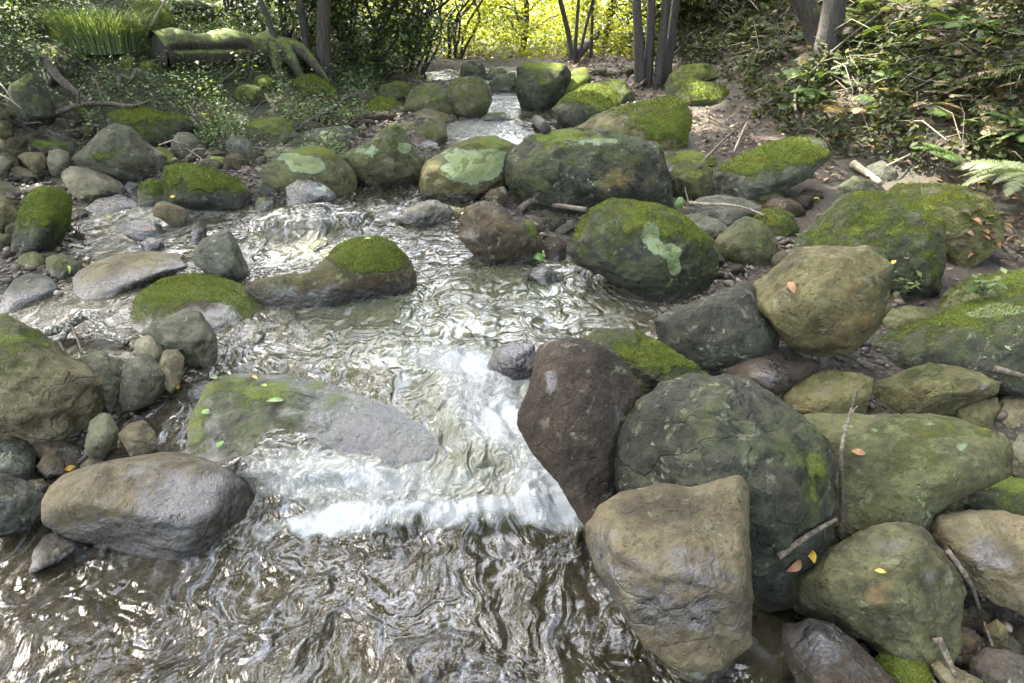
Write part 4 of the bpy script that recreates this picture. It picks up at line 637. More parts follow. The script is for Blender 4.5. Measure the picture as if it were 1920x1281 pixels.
# ------------------------------------------------------------------ water sheet
def build_water():
    xs = np.concatenate([np.arange(-3.6, -1.6, .014), np.arange(-1.6, 1.3, .0062), np.arange(1.3, 2.2, .02)])
    ys = [.35]
    while ys[-1] < 15: ys.append(ys[-1] + .0045 + max(0, ys[-1] - 1.6) * .0052)
    ys = np.array(ys); X, Y = np.meshgrid(xs, ys); x = X.ravel(); y = Y.ravel(); nx, ny = len(xs), len(ys)
    sd = water_sd(x, y); Z = S(x, y)
    px, py = to_px(np.stack([x, y, Z], 1))
    def g(cx, cy, rx, ry, rot=0.):
        c, s_ = math.cos(R(rot)), math.sin(R(rot)); u = ((px - cx) * c + (py - cy) * s_) / rx; v = (-(px - cx) * s_ + (py - cy) * c) / ry
        return np.exp(-(u * u + v * v) ** 1.5)
    turb = np.full(x.shape, .85)
    turb = turb - .72 * g(130, 600, 190, 75) - .45 * g(60, 1080, 190, 90) - .55 * g(1230, 1180, 110, 130, 20) - .5 * g(1440, 1180, 60, 110)
    turb = turb + .38 * g(760, 1180, 420, 110) + .5 * g(900, 760, 130, 130) + .4 * g(800, 930, 380, 80) + .25 * g(600, 460, 160, 60); turb = turb * (1 - .55 * sstep(4.3, 5.6, y)); turb = np.clip(turb, .03, 1.5)
    foam = .9 * g(905, 740, 95, 80, 25) + .75 * g(850, 680, 110, 26, 8) + .8 * g(945, 805, 55, 45) + 1.0 * g(1045, 940, 75, 80, 40) + 1.15 * g(830, 980, 320, 24, -3) + 1.1 * g(570, 1000, 105, 22, -12) + .5 * g(640, 925, 150, 50) + .5 * g(1010, 870, 50, 60) + .42 * g(830, 915, 220, 60)
    foam = foam + .25 * g(560, 450, 110, 45) + .45 * g(400, 390, 70, 22) + .4 * g(280, 420, 120, 50) + .35 * g(740, 400, 60, 18) + .3 * g(430, 860, 90, 60) + .38 * g(1150, 610, 60, 40) + .35 * g(700, 820, 120, 50) + .6 * g(900, 248, 110, 30) + .6 * g(950, 198, 45, 26) + .4 * g(930, 136, 60, 10)  # upstream patches paint the pale sky reflection in as foam
    ln = 1003 + 15 * np.sin(px * .011 + 1) + 9 * np.sin(px * .031) + 22 * pnoise(np.stack([px * .02, py * .02, 0 * px], 1)) + 12 * pnoise(np.stack([px * .06, py * .05, 0 * px], 1)); foam = foam * sstep(ln + 16, ln - 12, py) - .10
    foam = foam * 1.1
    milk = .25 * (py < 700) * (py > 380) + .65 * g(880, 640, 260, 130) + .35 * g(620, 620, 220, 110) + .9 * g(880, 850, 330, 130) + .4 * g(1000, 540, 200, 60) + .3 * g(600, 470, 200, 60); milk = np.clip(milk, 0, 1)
    # the water climbs over the ledge boulder and the low dome
    Zs = Z.copy(); dr = np.zeros(len(x))
    for r_ in ROCKS:
        if r_['drape'] is None: continue
        W = r_['W']; b = (x > W[:, 0].min()) & (x < W[:, 0].max()) & (y > W[:, 1].min()) & (y < W[:, 1].max()); idx = np.nonzero(b)[0]
        bv = r_['bvh']
        for i in idx[:: 1]:
            h = bv.ray_cast(Vector((x[i], y[i], 3)), Vector((0, 0, -1)))
            if h[0] is not None and h[0].z > Z[i] - .03: dr[i] = max(dr[i], h[0].z)
    up = dr > 0
    thick = .007 + .010 * pnoise(np.stack([x * 9, y * 6, 0 * x], 1))
    # the dry parts: the mossy back of the ledge, crown of the dome
    dry = g(600, 775, 300, 82, 14) + g(400, 825, 110, 90) + g(770, 822, 120, 36, 32) + g(600, 388, 120, 12)
    Zs = np.where(up, np.maximum(Z, dr + thick - .05 * sstep(.05, .8, dry)), Z)
    grid = Zs.reshape(ny, nx); H0 = grid.copy(); sm = grid.copy()
    for _ in range(14):
        a = np.pad(sm, 1, mode='edge'); sm = (a[:-2, 1:-1] + a[2:, 1:-1] + a[1:-1, :-2] + a[1:-1, 2:]) / 4
    grid = np.where(dry.reshape(ny, nx) > .2, H0, np.maximum(sm, H0)); Zs = grid.ravel()
    gz = np.gradient(grid, ys, axis=0).ravel(); steep = sstep(.3, 1.0, np.abs(gz)); foam = foam + .28 * steep * (py > 640) * (1 - .0 * x)
    P = np.stack([x, y, 0 * x], 1); warp = np.stack([pnoise(P * 3), pnoise(P * 3 + 9), 0 * x], 1) * .12; Q = P + warp
    w1 = pnoise(Q * (5, 3.2, 1)); w2 = pnoise(Q * (12, 5.5, 1) + 3); w3 = pnoise(Q * (25, 9, 1) + 7) * 1.3; w4 = 1 - 2 * np.abs(pnoise(Q * (55, 36, 1) + 1))
    far = np.clip(2.4 / y, .25, 1.)
    turb_n = .75 + .5 * sstep(-.25, .3, pnoise(P * 2.1 + 4)); wave = turb_n * turb * far * (.013 * w1 + .0078 * w2 + .0026 * w3 + .0008 * w4)
    chop = (1 - 2 * np.abs(pnoise(Q * 21 + 5))) * .5 + (1 - 2 * np.abs(pnoise(Q * 44 + 5))) * .28 + .2 * pnoise(Q * 80)
    churn = np.clip(foam, 0, 1) * (.020 * chop + .018 * w2) * (py > 600)
    roll = .035 * (np.exp(-((y - 1.80 - .03 * np.sin(x * 5)) / .05) ** 2)) * sstep(-.75, -.55, x) * sstep(.42, .25, x)
    k = np.where(up, .45, 1.)
    Zs = Zs + wave * k + churn * k + roll * (1 - up) + .012
    keep = (sd < .22).reshape(ny, nx); i = np.arange(nx * ny).reshape(ny, nx)
    fk = keep[:-1, :-1] & keep[1:, 1:] & keep[1:, :-1] & keep[:-1, 1:]
    F = np.stack([i[:-1, :-1][fk], i[:-1, 1:][fk], i[1:, 1:][fk], i[1:, :-1][fk]], 1)
    used = np.unique(F); mp = np.full(nx * ny, -1); mp[used] = np.arange(len(used)); F = mp[F]
    V = np.stack([x, y, Zs], 1)[used]
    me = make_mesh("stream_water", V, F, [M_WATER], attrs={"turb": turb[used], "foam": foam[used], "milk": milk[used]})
    global WGRID; WGRID = (xs, ys, Zs.reshape(ny, nx))
    o = link("stream_water", me); print("water quads", len(F)); return tag(o, "brown rippling stream water with white foam below the ledge", None, None, "structure")
build_water()
def water_z(x, y):
    xs, ys, Z = WGRID; i = int(np.clip(np.searchsorted(xs, x), 1, len(xs) - 1)); j = int(np.clip(np.searchsorted(ys, y), 1, len(ys) - 1)); return float(Z[j, i])
def whit(px, py):
    P = ground_pt(px, py)
    for _ in range(4): 
        z = water_z(P.x, P.y); d = ray(px, py); P = CAMP + d * ((z - CAM_H) / d.z)
    return P

# ------------------------------------------------------------------ cobbles and gravel between the boulders
cob = []
for i in range(9):
    rg = np.random.default_rng(50 + i); d, F = ico(3); PLs = rg.normal(size=(11, 3)); PLs /= np.linalg.norm(PLs, axis=1)[:, None]; dd = rg.uniform(.72, 1., 11)
    dots = np.maximum(d @ PLs.T, 1e-6) / dd; mx = dots.max(1); r = 1 / (mx * ((dots / mx[:, None]) ** 16).sum(1) ** (1 / 16.)); r = np.minimum(r, 1.15)
    V = d * r[:, None] * np.array([1, rg.uniform(.6, .95), rg.uniform(.45, .75)]) * (1 + .05 * fbm(d * 2.5 + i, 3))[:, None]
    me = make_mesh("cobble", V, F, [M_ROCK]); nn = vnormals(me)
    for nm, v_ in (("moss", np.full(len(V), -1.1) + .6 * nn[:, 2]), ("wet", .35 * sstep(.2, -.3, V[:, 2])), ("lichen", np.full(len(V), -1.)), ("ochre", np.full(len(V), -.35))):
        at = me.attributes.new(nm, 'FLOAT', 'POINT'); at.data.foreach_set("value", v_.astype(np.float32))
    cob.append(me)
# zones of loose cobbles: (photo x, photo y, spread x, spread y, count, size px, look, where)
ZONES = [(60, 305, 70, 35, 16, 13, 'tan', "loose tan cobble among the stones above the left shallows", "cobbles above the left shallows"),
         (150, 262, 70, 22, 14, 11, 'brown', "small brown cobble behind the peaked grey boulder", "cobbles behind the peaked boulder"),
         (60, 470, 60, 35, 16, 14, 'olive', "small olive cobble on the bar left of the long tan slab", "cobbles left of the tan slab"),
         (150, 440, 70, 30, 12, 11, 'purple', "little dark cobble in the wet grit beside the bright mossy boulder", "cobbles beside the bright mossy boulder"),
         (330, 430, 60, 35, 12, 14, 'slate', "wet cobble standing in the riffle by the two toned block", "cobbles standing in the riffle"),
         (440, 320, 50, 25, 12, 14, 'tan', "pale cobble packed between the mossy boulders left of the lichen one", "cobbles between the mossy boulders"),
         (650, 240, 70, 35, 22, 12, 'brown', "brown cobble on the shaded bar behind the pointed boulder", "cobbles on the shaded bar"),
         (720, 205, 60, 22, 14, 10, 'olive', "small olive cobble at the foot of the upstream rock group", "cobbles at the upstream rock group"),
         (1030, 430, 40, 28, 10, 13, 'dark', "dark cobble trapped between the huge and the mossy boulder", "cobbles under the broken stick"),
         (1380, 390, 90, 35, 16, 14, 'grey', "grey cobble in the dry gap right of the bright green block", "cobbles in the dry gap"),
         (1500, 390, 50, 30, 12, 13, 'brown', "dull brown cobble beside the dead leaf pool under the bank", "cobbles by the leaf pool"),
         (1370, 520, 45, 28, 12, 11, 'purple', "small purplish cobble in the gravel patch left of the perched boulder", "cobbles in the gravel patch"),
         (1880, 1180, 60, 50, 10, 22, 'brown', "brown cobble in the bottom right corner by the pinkish stone", "cobbles in the bottom right corner"),
         (1690, 660, 30, 20, 5, 13, 'tan', "small tan cobble in the dark gap beside the perched boulder", "cobbles in the dark gap"),
         (60, 860, 70, 30, 8, 16, 'slate', "small slate cobble in the trickle left of the oval boulder", "cobbles left of the oval boulder"),
         (300, 780, 60, 50, 10, 14, 'purple', "small wet cobble in the side channel beside the ledge boulder", "cobbles in the side channel"),
         (1170, 155, 60, 15, 6, 9, 'olive', "tiny olive cobble on the litter by the multi stemmed tree", "cobbles by the multi stemmed tree"),
         (250, 320, 110, 20, 10, 10, 'grey', "small grey cobble round the foot of the peaked grey boulder", "cobbles round the foot of the peaked boulder"),
         (40, 400, 40, 60, 8, 13, 'purple', "dark cobble between the left edge and the bright mossy boulder", "cobbles left of the bright mossy boulder"),
         (590, 290, 60, 20, 10, 12, 'slate', "dark cobble behind the round lichen boulder", "cobbles behind the round lichen boulder"),
         (1260, 460, 40, 30, 6, 13, 'brown', "brown cobble behind the green mossy boulder", "cobbles behind the green mossy boulder"),
         (1560, 560, 130, 60, 14, 15, 'brown', "brown cobble in the shade around the perched boulder", "cobbles around the perched boulder"),
         (1860, 690, 70, 25, 8, 16, 'olive', "olive cobble behind the saddle shaped boulder", "cobbles behind the saddle shaped boulder"),
         (1730, 1230, 180, 60, 12, 24, 'brown', "fist sized brown cobble among the bottom right rocks", "cobbles among the bottom right rocks"),
         (1440, 1060, 40, 40, 6, 16, 'dark', "dark wet cobble in the gap beside the square cut boulder", "cobbles beside the square cut boulder"),
         (90, 900, 90, 50, 10, 15, 'brown', "wet brown cobble beside the black rock mass", "cobbles beside the black rock mass"),
         (30, 230, 40, 25, 6, 12, 'tan', "tan cobble under the heap of sticks at the left edge", "cobbles under the sticks")]
for (zx, zy, sx, sy, cnt, spx, look, lab, grp) in ZONES:
    for k in range(int(cnt * (1.35 if zx < 800 else 1.1))):
        P = ground_pt(zx + random.uniform(-sx, sx), zy + random.uniform(-sy, sy)); z, nn = top_at(P.x, P.y)
        gz = float(terrain_z(np.array([P.x]), np.array([P.y]))[0])
        if z > gz + .03: continue
        s_ = random.uniform(.8, 2.6) * spx * 1.15 * (P - CAMP).dot(FWD) / FPX * .62
        o = link("cobble", random.choice(cob), None, (P.x, P.y, gz + s_ * .22)); o.scale = (s_ * random.uniform(.85, 1.2), s_ * random.uniform(.8, 1.1), s_ * random.uniform(.8, 1.2))
        o.rotation_euler = (random.uniform(-.4, .4), random.uniform(-.4, .4), random.uniform(0, 6.3)); a_, b_ = PAL[look if random.random() < .6 else random.choice(['grey', 'tan', 'brown', 'olive'])]; jit = random.uniform(.75, 1.2)
        o["rock_a"] = [v * jit for v in a_]; o["rock_b"] = [v * jit for v in b_]; o["spots"] = .3; o["cracks"] = 0.; tag(o, lab, "cobble", grp)
def gravel(name, xs, ys, ss, mat, label, lift=.3):
    base, F = ico(1); n = len(xs); zs = terrain_z(xs, ys); ro = RNG.normal(size=(n, 3, 3)); qr = np.linalg.qr(ro)[0]
    V = base[None] * (1 + .22 * RNG.normal(size=(n, len(base), 1)))
    V = np.einsum('nvi,nij->nvj', V * np.stack([np.ones(n), RNG.uniform(.5, .9, n), RNG.uniform(.35, .7, n)], 1)[:, None, :], qr) * ss[:, None, None]
    V[:, :, 2] *= .7; V += np.stack([xs, ys, zs + lift * ss], 1)[:, None, :]
    Fa = F[None] + (np.arange(n) * len(base))[:, None, None]
    me = make_mesh(name, V.reshape(-1, 3), Fa.reshape(-1, 3), [mat], smooth=False, attrs={"v": np.repeat(RNG.random(n), len(base))})
    return tag(link(name, me), label, None, None, "stuff")
def grav_mat():
    t = NT("river_gravel"); v = t.attr("v"); c = t.mix(v, (.035, .027, .02), (.14, .115, .08)); c = t.mix(t.ramp(v, .93, .97), c, (.24, .21, .16))
    c = t.mix(t.math('MULTIPLY', t.noise(t.co(), 90, 4), .6), c, t.mix(1., c, (.5, .45, .4), 'MULTIPLY')); t._in(t.b.inputs['Base Color'], c); t.b.inputs['Roughness'].default_value = .6
    t._in(t.b.inputs['Normal'], t.bump(t.noise(t.co(), 150, 3), .5, .004)); return t.m
M_GRAV = grav_mat()
def scatter_xy(n, x0, x1, y0, y1, test):
    out = []
    while len(out) < n:
        x = RNG.uniform(x0, x1, n); y = RNG.uniform(y0, y1, n); k = test(x, y); out += list(zip(x[k], y[k]))
        if not k.any(): break
    return np.array(out[:n])
XY = scatter_xy(8500, -4, 3.2, .7, 8, lambda x, y: (water_sd(x, y) > -.12) & (water_sd(x, y) < .9) & (bankh(x, y) < .12))
gravel("gravel", XY[:, 0], XY[:, 1], RNG.uniform(.006, .02, len(XY)) * (1 + (RNG.random(len(XY)) > .93)), M_GRAV, "brown and grey gravel between the boulders")
XY = scatter_xy(3600, -4, 3.4, .8, 8, lambda x, y: (water_sd(x, y) > -.10) & (water_sd(x, y) < 1.1) & (bankh(x, y) < .10))
gravel("coarse_gravel", XY[:, 0], XY[:, 1], RNG.uniform(.014, .038, len(XY)), M_GRAV, "coarse dark stones packed between the boulders", .2)
XY = scatter_xy(1600, -3.4, -.9, .7, 4.5, lambda x, y: (water_sd(x, y) < -.02))
gravel("streambed_gravel", XY[:, 0], XY[:, 1], RNG.uniform(.008, .035, len(XY)), M_GRAV, "pebbles on the bed under the clear shallow water")

# moss pile standing on the mossiest rocks
for r_ in ROCKS:
    if not r_['tuft']: continue
    W, vn, F = r_['W'], r_['vn'], r_['F']; mo = r_['mo']; dens = sstep(-.25, .8, mo[F].mean(1) + .45 * fbm(W[F[:, 0]] * 16, 3)) * (r_['front'][F[:, 0]] | (vn[F[:, 0], 2] > .2)) * ((r_['px'][F[:, 0]] < 1960) & (r_['px'][F[:, 0]] > -40))
    A = W[F[:, 0]]; B = W[F[:, 1]]; C = W[F[:, 2]]; ar = .5 * np.linalg.norm(np.cross(B - A, C - A), axis=1); wt = ar * dens
    if wt.sum() < 1e-4: continue
    pxm = r_['dist'] / FPX; bl = max(.0045, 3.0 * pxm); n = int(min(14000, wt.sum() / (bl * bl) * 2.4)); pick = RNG.choice(len(F), n, p=wt / wt.sum())
    u = RNG.random((n, 2)); fl = u.sum(1) > 1; u[fl] = 1 - u[fl]; P = A[pick] + (B - A)[pick] * u[:, :1] + (C - A)[pick] * u[:, 1:]
    N = vn[F[pick, 0]]; N = N + RNG.normal(size=(n, 3)) * .55; N[:, 2] += .25; N /= np.linalg.norm(N, axis=1)[:, None]
    T = np.cross(N, RNG.normal(size=(n, 3))); T /= np.linalg.norm(T, axis=1)[:, None] + 1e-9; h = bl * RNG.uniform(.5, 1.3, n)[:, None]; wd = bl * .30
    org = np.array(r_['o'].location); V = np.stack([P - T * wd - N * .002, P + T * wd - N * .002, P + N * h], 1) - org
    me = make_mesh("moss", V.reshape(-1, 3), np.arange(3 * n).reshape(n, 3), [M_MOSS], smooth=False, attrs={"v": np.repeat(np.clip(RNG.random(n) * .6 + .35 * (.5 + fbm(P * 9, 3)), 0, .999), 3)})
    tag(link("moss", me, r_['o']), None, None, None, "stuff")

# ------------------------------------------------------------------ plants
def leaves(P, size, orient=None, elong=1.7, flat=.5, droop=0.):
    """n leaf blades: four points each, folded along the midrib"""
    n = len(P); N = RNG.normal(size=(n, 3)); N /= np.linalg.norm(N, axis=1)[:, None]; N[:, 2] = np.abs(N[:, 2]) + flat; N /= np.linalg.norm(N, axis=1)[:, None]
    D = orient if orient is not None else RNG.normal(size=(n, 3)); D = D - N * (D * N).sum(1)[:, None]; D /= np.linalg.norm(D, axis=1)[:, None] + 1e-9
    D[:, 2] -= droop; T = np.cross(N, D); s_ = np.broadcast_to(size, (n,))[:, None]
    a = P; b = P + D * s_ * .45 + T * s_ * .5 / elong + N * s_ * .06; c = P + D * s_ ; d = P + D * s_ * .45 - T * s_ * .5 / elong + N * s_ * .06
    V = np.stack([a, b, c, d], 1).reshape(-1, 3); i = np.arange(n)[:, None] * 4; F = np.concatenate([i + [0, 1, 2], i + [0, 2, 3]], 0); return V, F
def leaf_obj(name, P, size, mat, parent=None, org=(0, 0, 0), v=None, **kw):
    P = np.asarray(P, float); V, F = leaves(P, size, **kw); v = RNG.random(len(P)) if v is None else v
    me = make_mesh(name, V - np.array(org), F, [mat], smooth=False, attrs={"v": np.repeat(v, 4)}); return link(name, me, parent, (0, 0, 0) if parent else org)
def clumps(cs, rads, per, squash=.7):
    out = []
    for c, r in zip(cs, rads):
        d = RNG.normal(size=(per, 3)); d /= np.linalg.norm(d, axis=1)[:, None]; out.append(np.array(c) + d * (RNG.random(per) ** .5)[:, None] * np.array([r, r, r * squash]))
    return np.concatenate(out)
def tube(path, radii, seg=10, rough=.06, cap=True):
    pts = [Vector(p) for p in path]; m = 5; sp = []; sr = []
    for i in range(len(pts) - 1):
        p0 = pts[max(i - 1, 0)]; p1 = pts[i]; p2 = pts[i + 1]; p3 = pts[min(i + 2, len(pts) - 1)]
        for k in range(m):
            t = k / m; sp.append(.5 * ((2 * p1) + (p2 - p0) * t + (2 * p0 - 5 * p1 + 4 * p2 - p3) * t * t + (3 * p1 - p0 - 3 * p2 + p3) * t ** 3)); sr.append(radii[i] * (1 - t) + radii[i + 1] * t)
    sp.append(pts[-1]); sr.append(radii[-1]); V = []; nn = len(sp); off = random.uniform(0, 90)
    up = Vector((.3, .2, 1)).normalized()
    for i in range(nn):
        d = (sp[min(i + 1, nn - 1)] - sp[max(i - 1, 0)]).normalized(); a = d.cross(up if abs(d.dot(up)) < .95 else Vector((1, 0, 0))).normalized(); b = d.cross(a)
        for j in range(seg):
            an = 2 * math.pi * j / seg; V.append(sp[i] + (a * math.cos(an) + b * math.sin(an)) * sr[i])
    V = np.array([v[:] for v in V]); cc = np.repeat(np.array([p[:] for p in sp]), seg, 0); rr = np.repeat(np.array(sr), seg)
    nz = fbm((V - cc) / (rr[:, None] + 1e-6) * 1.2 + cc * (1.2 / max(np.mean(radii), .01)) * .5 + off, 3); V = cc + (V - cc) * (1 + nz * rough * 4)[:, None]
    F = []
    for i in range(nn - 1):
        for j in range(seg): a = i * seg + j; b = i * seg + (j + 1) % seg; F.append((a, b, b + seg)); F.append((a, b + seg, a + seg))
    if cap:
        V = np.concatenate([V, [sp[0][:], sp[-1][:]]]); e0 = nn * seg; e1 = e0 + 1
        for j in range(seg): F.append((e0, (j + 1) % seg, j)); F.append((e1, (nn - 1) * seg + j, (nn - 1) * seg + (j + 1) % seg))
    return V, np.array(F)
def tube_obj(name, path, radii, mat, parent=None, org=(0, 0, 0), **kw):
    V, F = tube(path, radii, **kw); o = link(name, make_mesh(name, V - np.array(org), F, [mat]), parent, (0, 0, 0) if parent else org)
    return o
def stick(name, pp, rad, mat, label, cat="branch", side=(), lift=0., seg=9, rough=.06):
    """pp: photo points (x, y[, height above what lies there]); a fallen stick lying where they fall"""
    path = []
    for q in pp:
        P, n = hit(q[0], q[1]); path.append(P + Vector((0, 0, (q[2] if len(q) > 2 else 0.) + lift)))
    org = tuple(path[0]); rt = root(name, org, label, cat); m = len(path); tube_obj("stem" if side else "wood", path, [rad * (1 - .5 * i / (m - 1)) for i in range(m)], mat, rt, org, seg=seg, rough=rough)
    for sp in side:
        a = path[sp[0]]; b = a + Vector(sp[1]); c = b + Vector(sp[2]) if len(sp) > 2 else b + (b - a) * .6
        tube_obj("side_branch", [a, b, c], [rad * .5, rad * .35, rad * .2], mat, rt, org, seg=6)
    return rt
# ------------------------------------------------------------------ sun flecks: holes cut in the crowns along sun rays to chosen spots
FLECKS = [(160, 110, .5), (340, 180, .3), (440, 235, .22), (60, 110, .4), (230, 150, .3), (420, 60, .4), (350, 90, .4), (480, 190, .25), (1180, 215, .5), (1270, 225, .25), (1360, 240, .15), (1100, 400, .1), (1150, 385, .12), (1480, 400, .12), (1590, 380, .2), (1700, 370, .25), (100, 290, .15), (390, 320, .18), (740, 240, .15), (30, 640, .12), (1500, 470, .16), (1700, 350, .3), (1250, 130, .3), (1100, 140, .3), (1060, 175, .22), (620, 175, .2), (720, 195, .2), (1600, 430, .15), (120, 140, .35), (60, 60, .4), (420, 210, .35), (300, 40, .35), (480, 90, .3), (230, 200, .22), (560, 60, .4), (1480, 330, .15), (1900, 420, .25), (1880, 560, .2), (1110, 410, .10), (700, 300, .1), (575, 470, .22), (1190, 225, .6), (880, 275, .22), (820, 395, .22), (85, 375, .22), (1290, 245, .3), (1740, 40, .45), (1800, 370, .35), (1230, 640, .12), (1430, 285, .2), (740, 250, .18), (860, 150, .25), (330, 330, .15), (1690, 110, .3), (1420, 110, .3), (700, 60, .4), (780, 110, .5), (190, 60, .5), (330, 110, .25), (1120, 170, .25), (1560, 160, .3), (1560, 500, .18), (250, 40, .3), (700, 460, .14), (1890, 320, .18), (1660, 190, .3), (500, 160, .3), (1340, 210, .25), (1850, 150, .25), (1600, 60, .25)]
FP = []
for (fx, fy, fr) in FLECKS:
    P = ground_pt(fx, fy); FP.append((P, fr))
ST = np.array(SUN_TO)
def open_flecks(C):
    keep = np.ones(len(C), bool)
    for P, r in FP:
        d = C - np.array(P); t = d @ ST; q = d - t[:, None] * ST; qn = np.linalg.norm(q, axis=1) + .10 * pnoise(C * 2.2); keep &= ~((qn < r) & (t > 0.8))
    return keep
# far foliage stands in full sun beyond the wood
def sunny(C): return C[:, 1] > 11

def branch_pts(base, tip, n, bend=.15):
    b = Vector(base); t = Vector(tip); L = (t - b).length; return [b.lerp(t, i / n) + Vector((random.uniform(-1, 1), random.uniform(-1, 1), random.uniform(-.4, .6))) * L * bend * math.sin(math.pi * i / n) * .6 for i in range(n + 1)]
def tree(label, stems, rad, mat, crowns, per, lsize, leafmat=None, extra_br=(), group=None, bare=False):
    """stems: list of (photo foot, world offset points); crowns: (centre, radius) clumps joined in one crown"""
    P0 = Vector(stems[0][0]); org = tuple(P0); rt = root("forest_tree" , org, label, "tree", group)
    for k, (foot, rest) in enumerate(stems):
        path = [Vector(foot) - Vector((0, 0, .15))] + [Vector(foot) + Vector(q) for q in rest]; m = len(path); r = rad * (1 if k == 0 else random.uniform(.6, .95))
        tube_obj("trunk", path, [r * (1.25 if i == 0 else 1 - .55 * i / m) for i in range(m)], mat, rt, org, seg=14, rough=.05)
    for e in extra_br: tube_obj("branch", e[0], e[1], mat, rt, org, seg=7)
    if crowns:
        cs = []; rs = []
        for (c, r, n) in crowns:
            for _ in range(n):
                d = RNG.normal(size=3); d /= np.linalg.norm(d); cs.append(np.array(c) + d * r * np.array([1, 1, .55]) * RNG.random() ** .4); rs.append(r * RNG.uniform(.16, .34))
        C = clumps(cs, rs, per); C = C[open_flecks(C)]
        if len(C): leaf_obj("crown", C, RNG.uniform(.75, 1.25, len(C)) * lsize, leafmat or M_CANOPY, rt, org, flat=.6)
    return rt
def gp(px, py): return tuple(ground_pt(px, py))
# trees whose trunks the photograph shows
big = gp(612, 168)
tree("dark leaning trunk behind the mossy hump at the end of the log", [(big, [(.03, .0, .5), (.16, .1, 1.4), (.35, .3, 2.8), (.6, .6, 5)])], .075, M_BARKM, [((-2.6, 6.8, 5.6), 2.0, 26)], 60, .15)
t2 = gp(580, 150)
tree("thin upright trunk left of the dark leaning one", [(t2, [(-.02, .1, .6), (-.03, .1, 1.6), (.05, .2, 3.6)])], .04, M_BARK, [((-3.2, 7.5, 4.6), 1.5, 16)], 60, .13)
t3 = gp(528, 150)
tree("slender crooked sapling trunk above the log's broken end", [(t3, [(-.05, .1, .4), (-.25, .2, 1.0), (-.4, .2, 1.6), (-.3, .3, 3.4)])], .03, M_BARK, [((-4.4, 5.4, 4.6), 1.5, 16)], 60, .13)
t4 = gp(1203, 168)
tree("clump of dark stems fanning up beside the mossy block", [(t4, [(-.08, .05, .6), (-.2, .2, 1.6), (-.5, .4, 4)]), ((t4[0] + .07, t4[1] + .05, t4[2]), [(-.02, .05, .8), (-.1, .2, 2), (0, .4, 4.4)]), ((t4[0] + .16, t4[1] - .03, t4[2]), [(.02, .05, .7), (.04, .2, 2), (.2, .4, 4.6)]), ((t4[0] + .25, t4[1] + .08, t4[2]), [(.05, .05, .7), (.14, .2, 1.9), (.4, .3, 4.2)])], .055, M_BARK, [((2.9, 9.0, 5.4), 1.9, 30)], 60, .16)
t5 = gp(1072, 130)
tree("thin forked dark stems against the sunlit leaves right of the far pool", [(t5, [(-.04, .1, .35), (-.22, .1, 1.1), (-.25, .1, 2.6)]), ((t5[0] + .02, t5[1], t5[2]), [(.03, .1, .5), (.06, .1, 1.5), (.05, .1, 2.8)]), ((t5[0] + .03, t5[1] + .05, t5[2]), [(.12, .1, .4), (.25, .1, 1.1), (.28, .1, 2.5)])], .035, M_BARK, [((2.4, 10.6, 4.8), 1.0, 8)], 50, .12)
t6 = gp(1108, 122)
tree("single pencil thin stem between the forked stems and the dark clump", [(t6, [(0, .1, .6), (.02, .1, 1.6), (.0, .1, 3)])], .02, M_BARK, [((3.0, 10.8, 4.6), .9, 6)], 50, .12)
t7 = gp(1540, 140)
tree("thick dark trunk standing on the right bank", [(t7, [(.0, .0, .5), (.0, .1, 1.3), (.02, .2, 2.6), (.2, .3, 5)])], .105, M_BARK, [((2.6, 8.2, 6.2), 2.2, 42)], 75, .17)
t7b = gp(1528, 60)
tree("mossy limb leaning out from behind the thick dark trunk", [((t7[0] + .12, t7[1] + .25, t7[2]), [(-.10, .1, .35), (-.4, .2, .75), (-1.0, .4, 1.4), (-1.6, .5, 2.2)])], .11, M_BARKM, [((.6, 7.6, 5.8), 1.4, 14)], 60, .15)
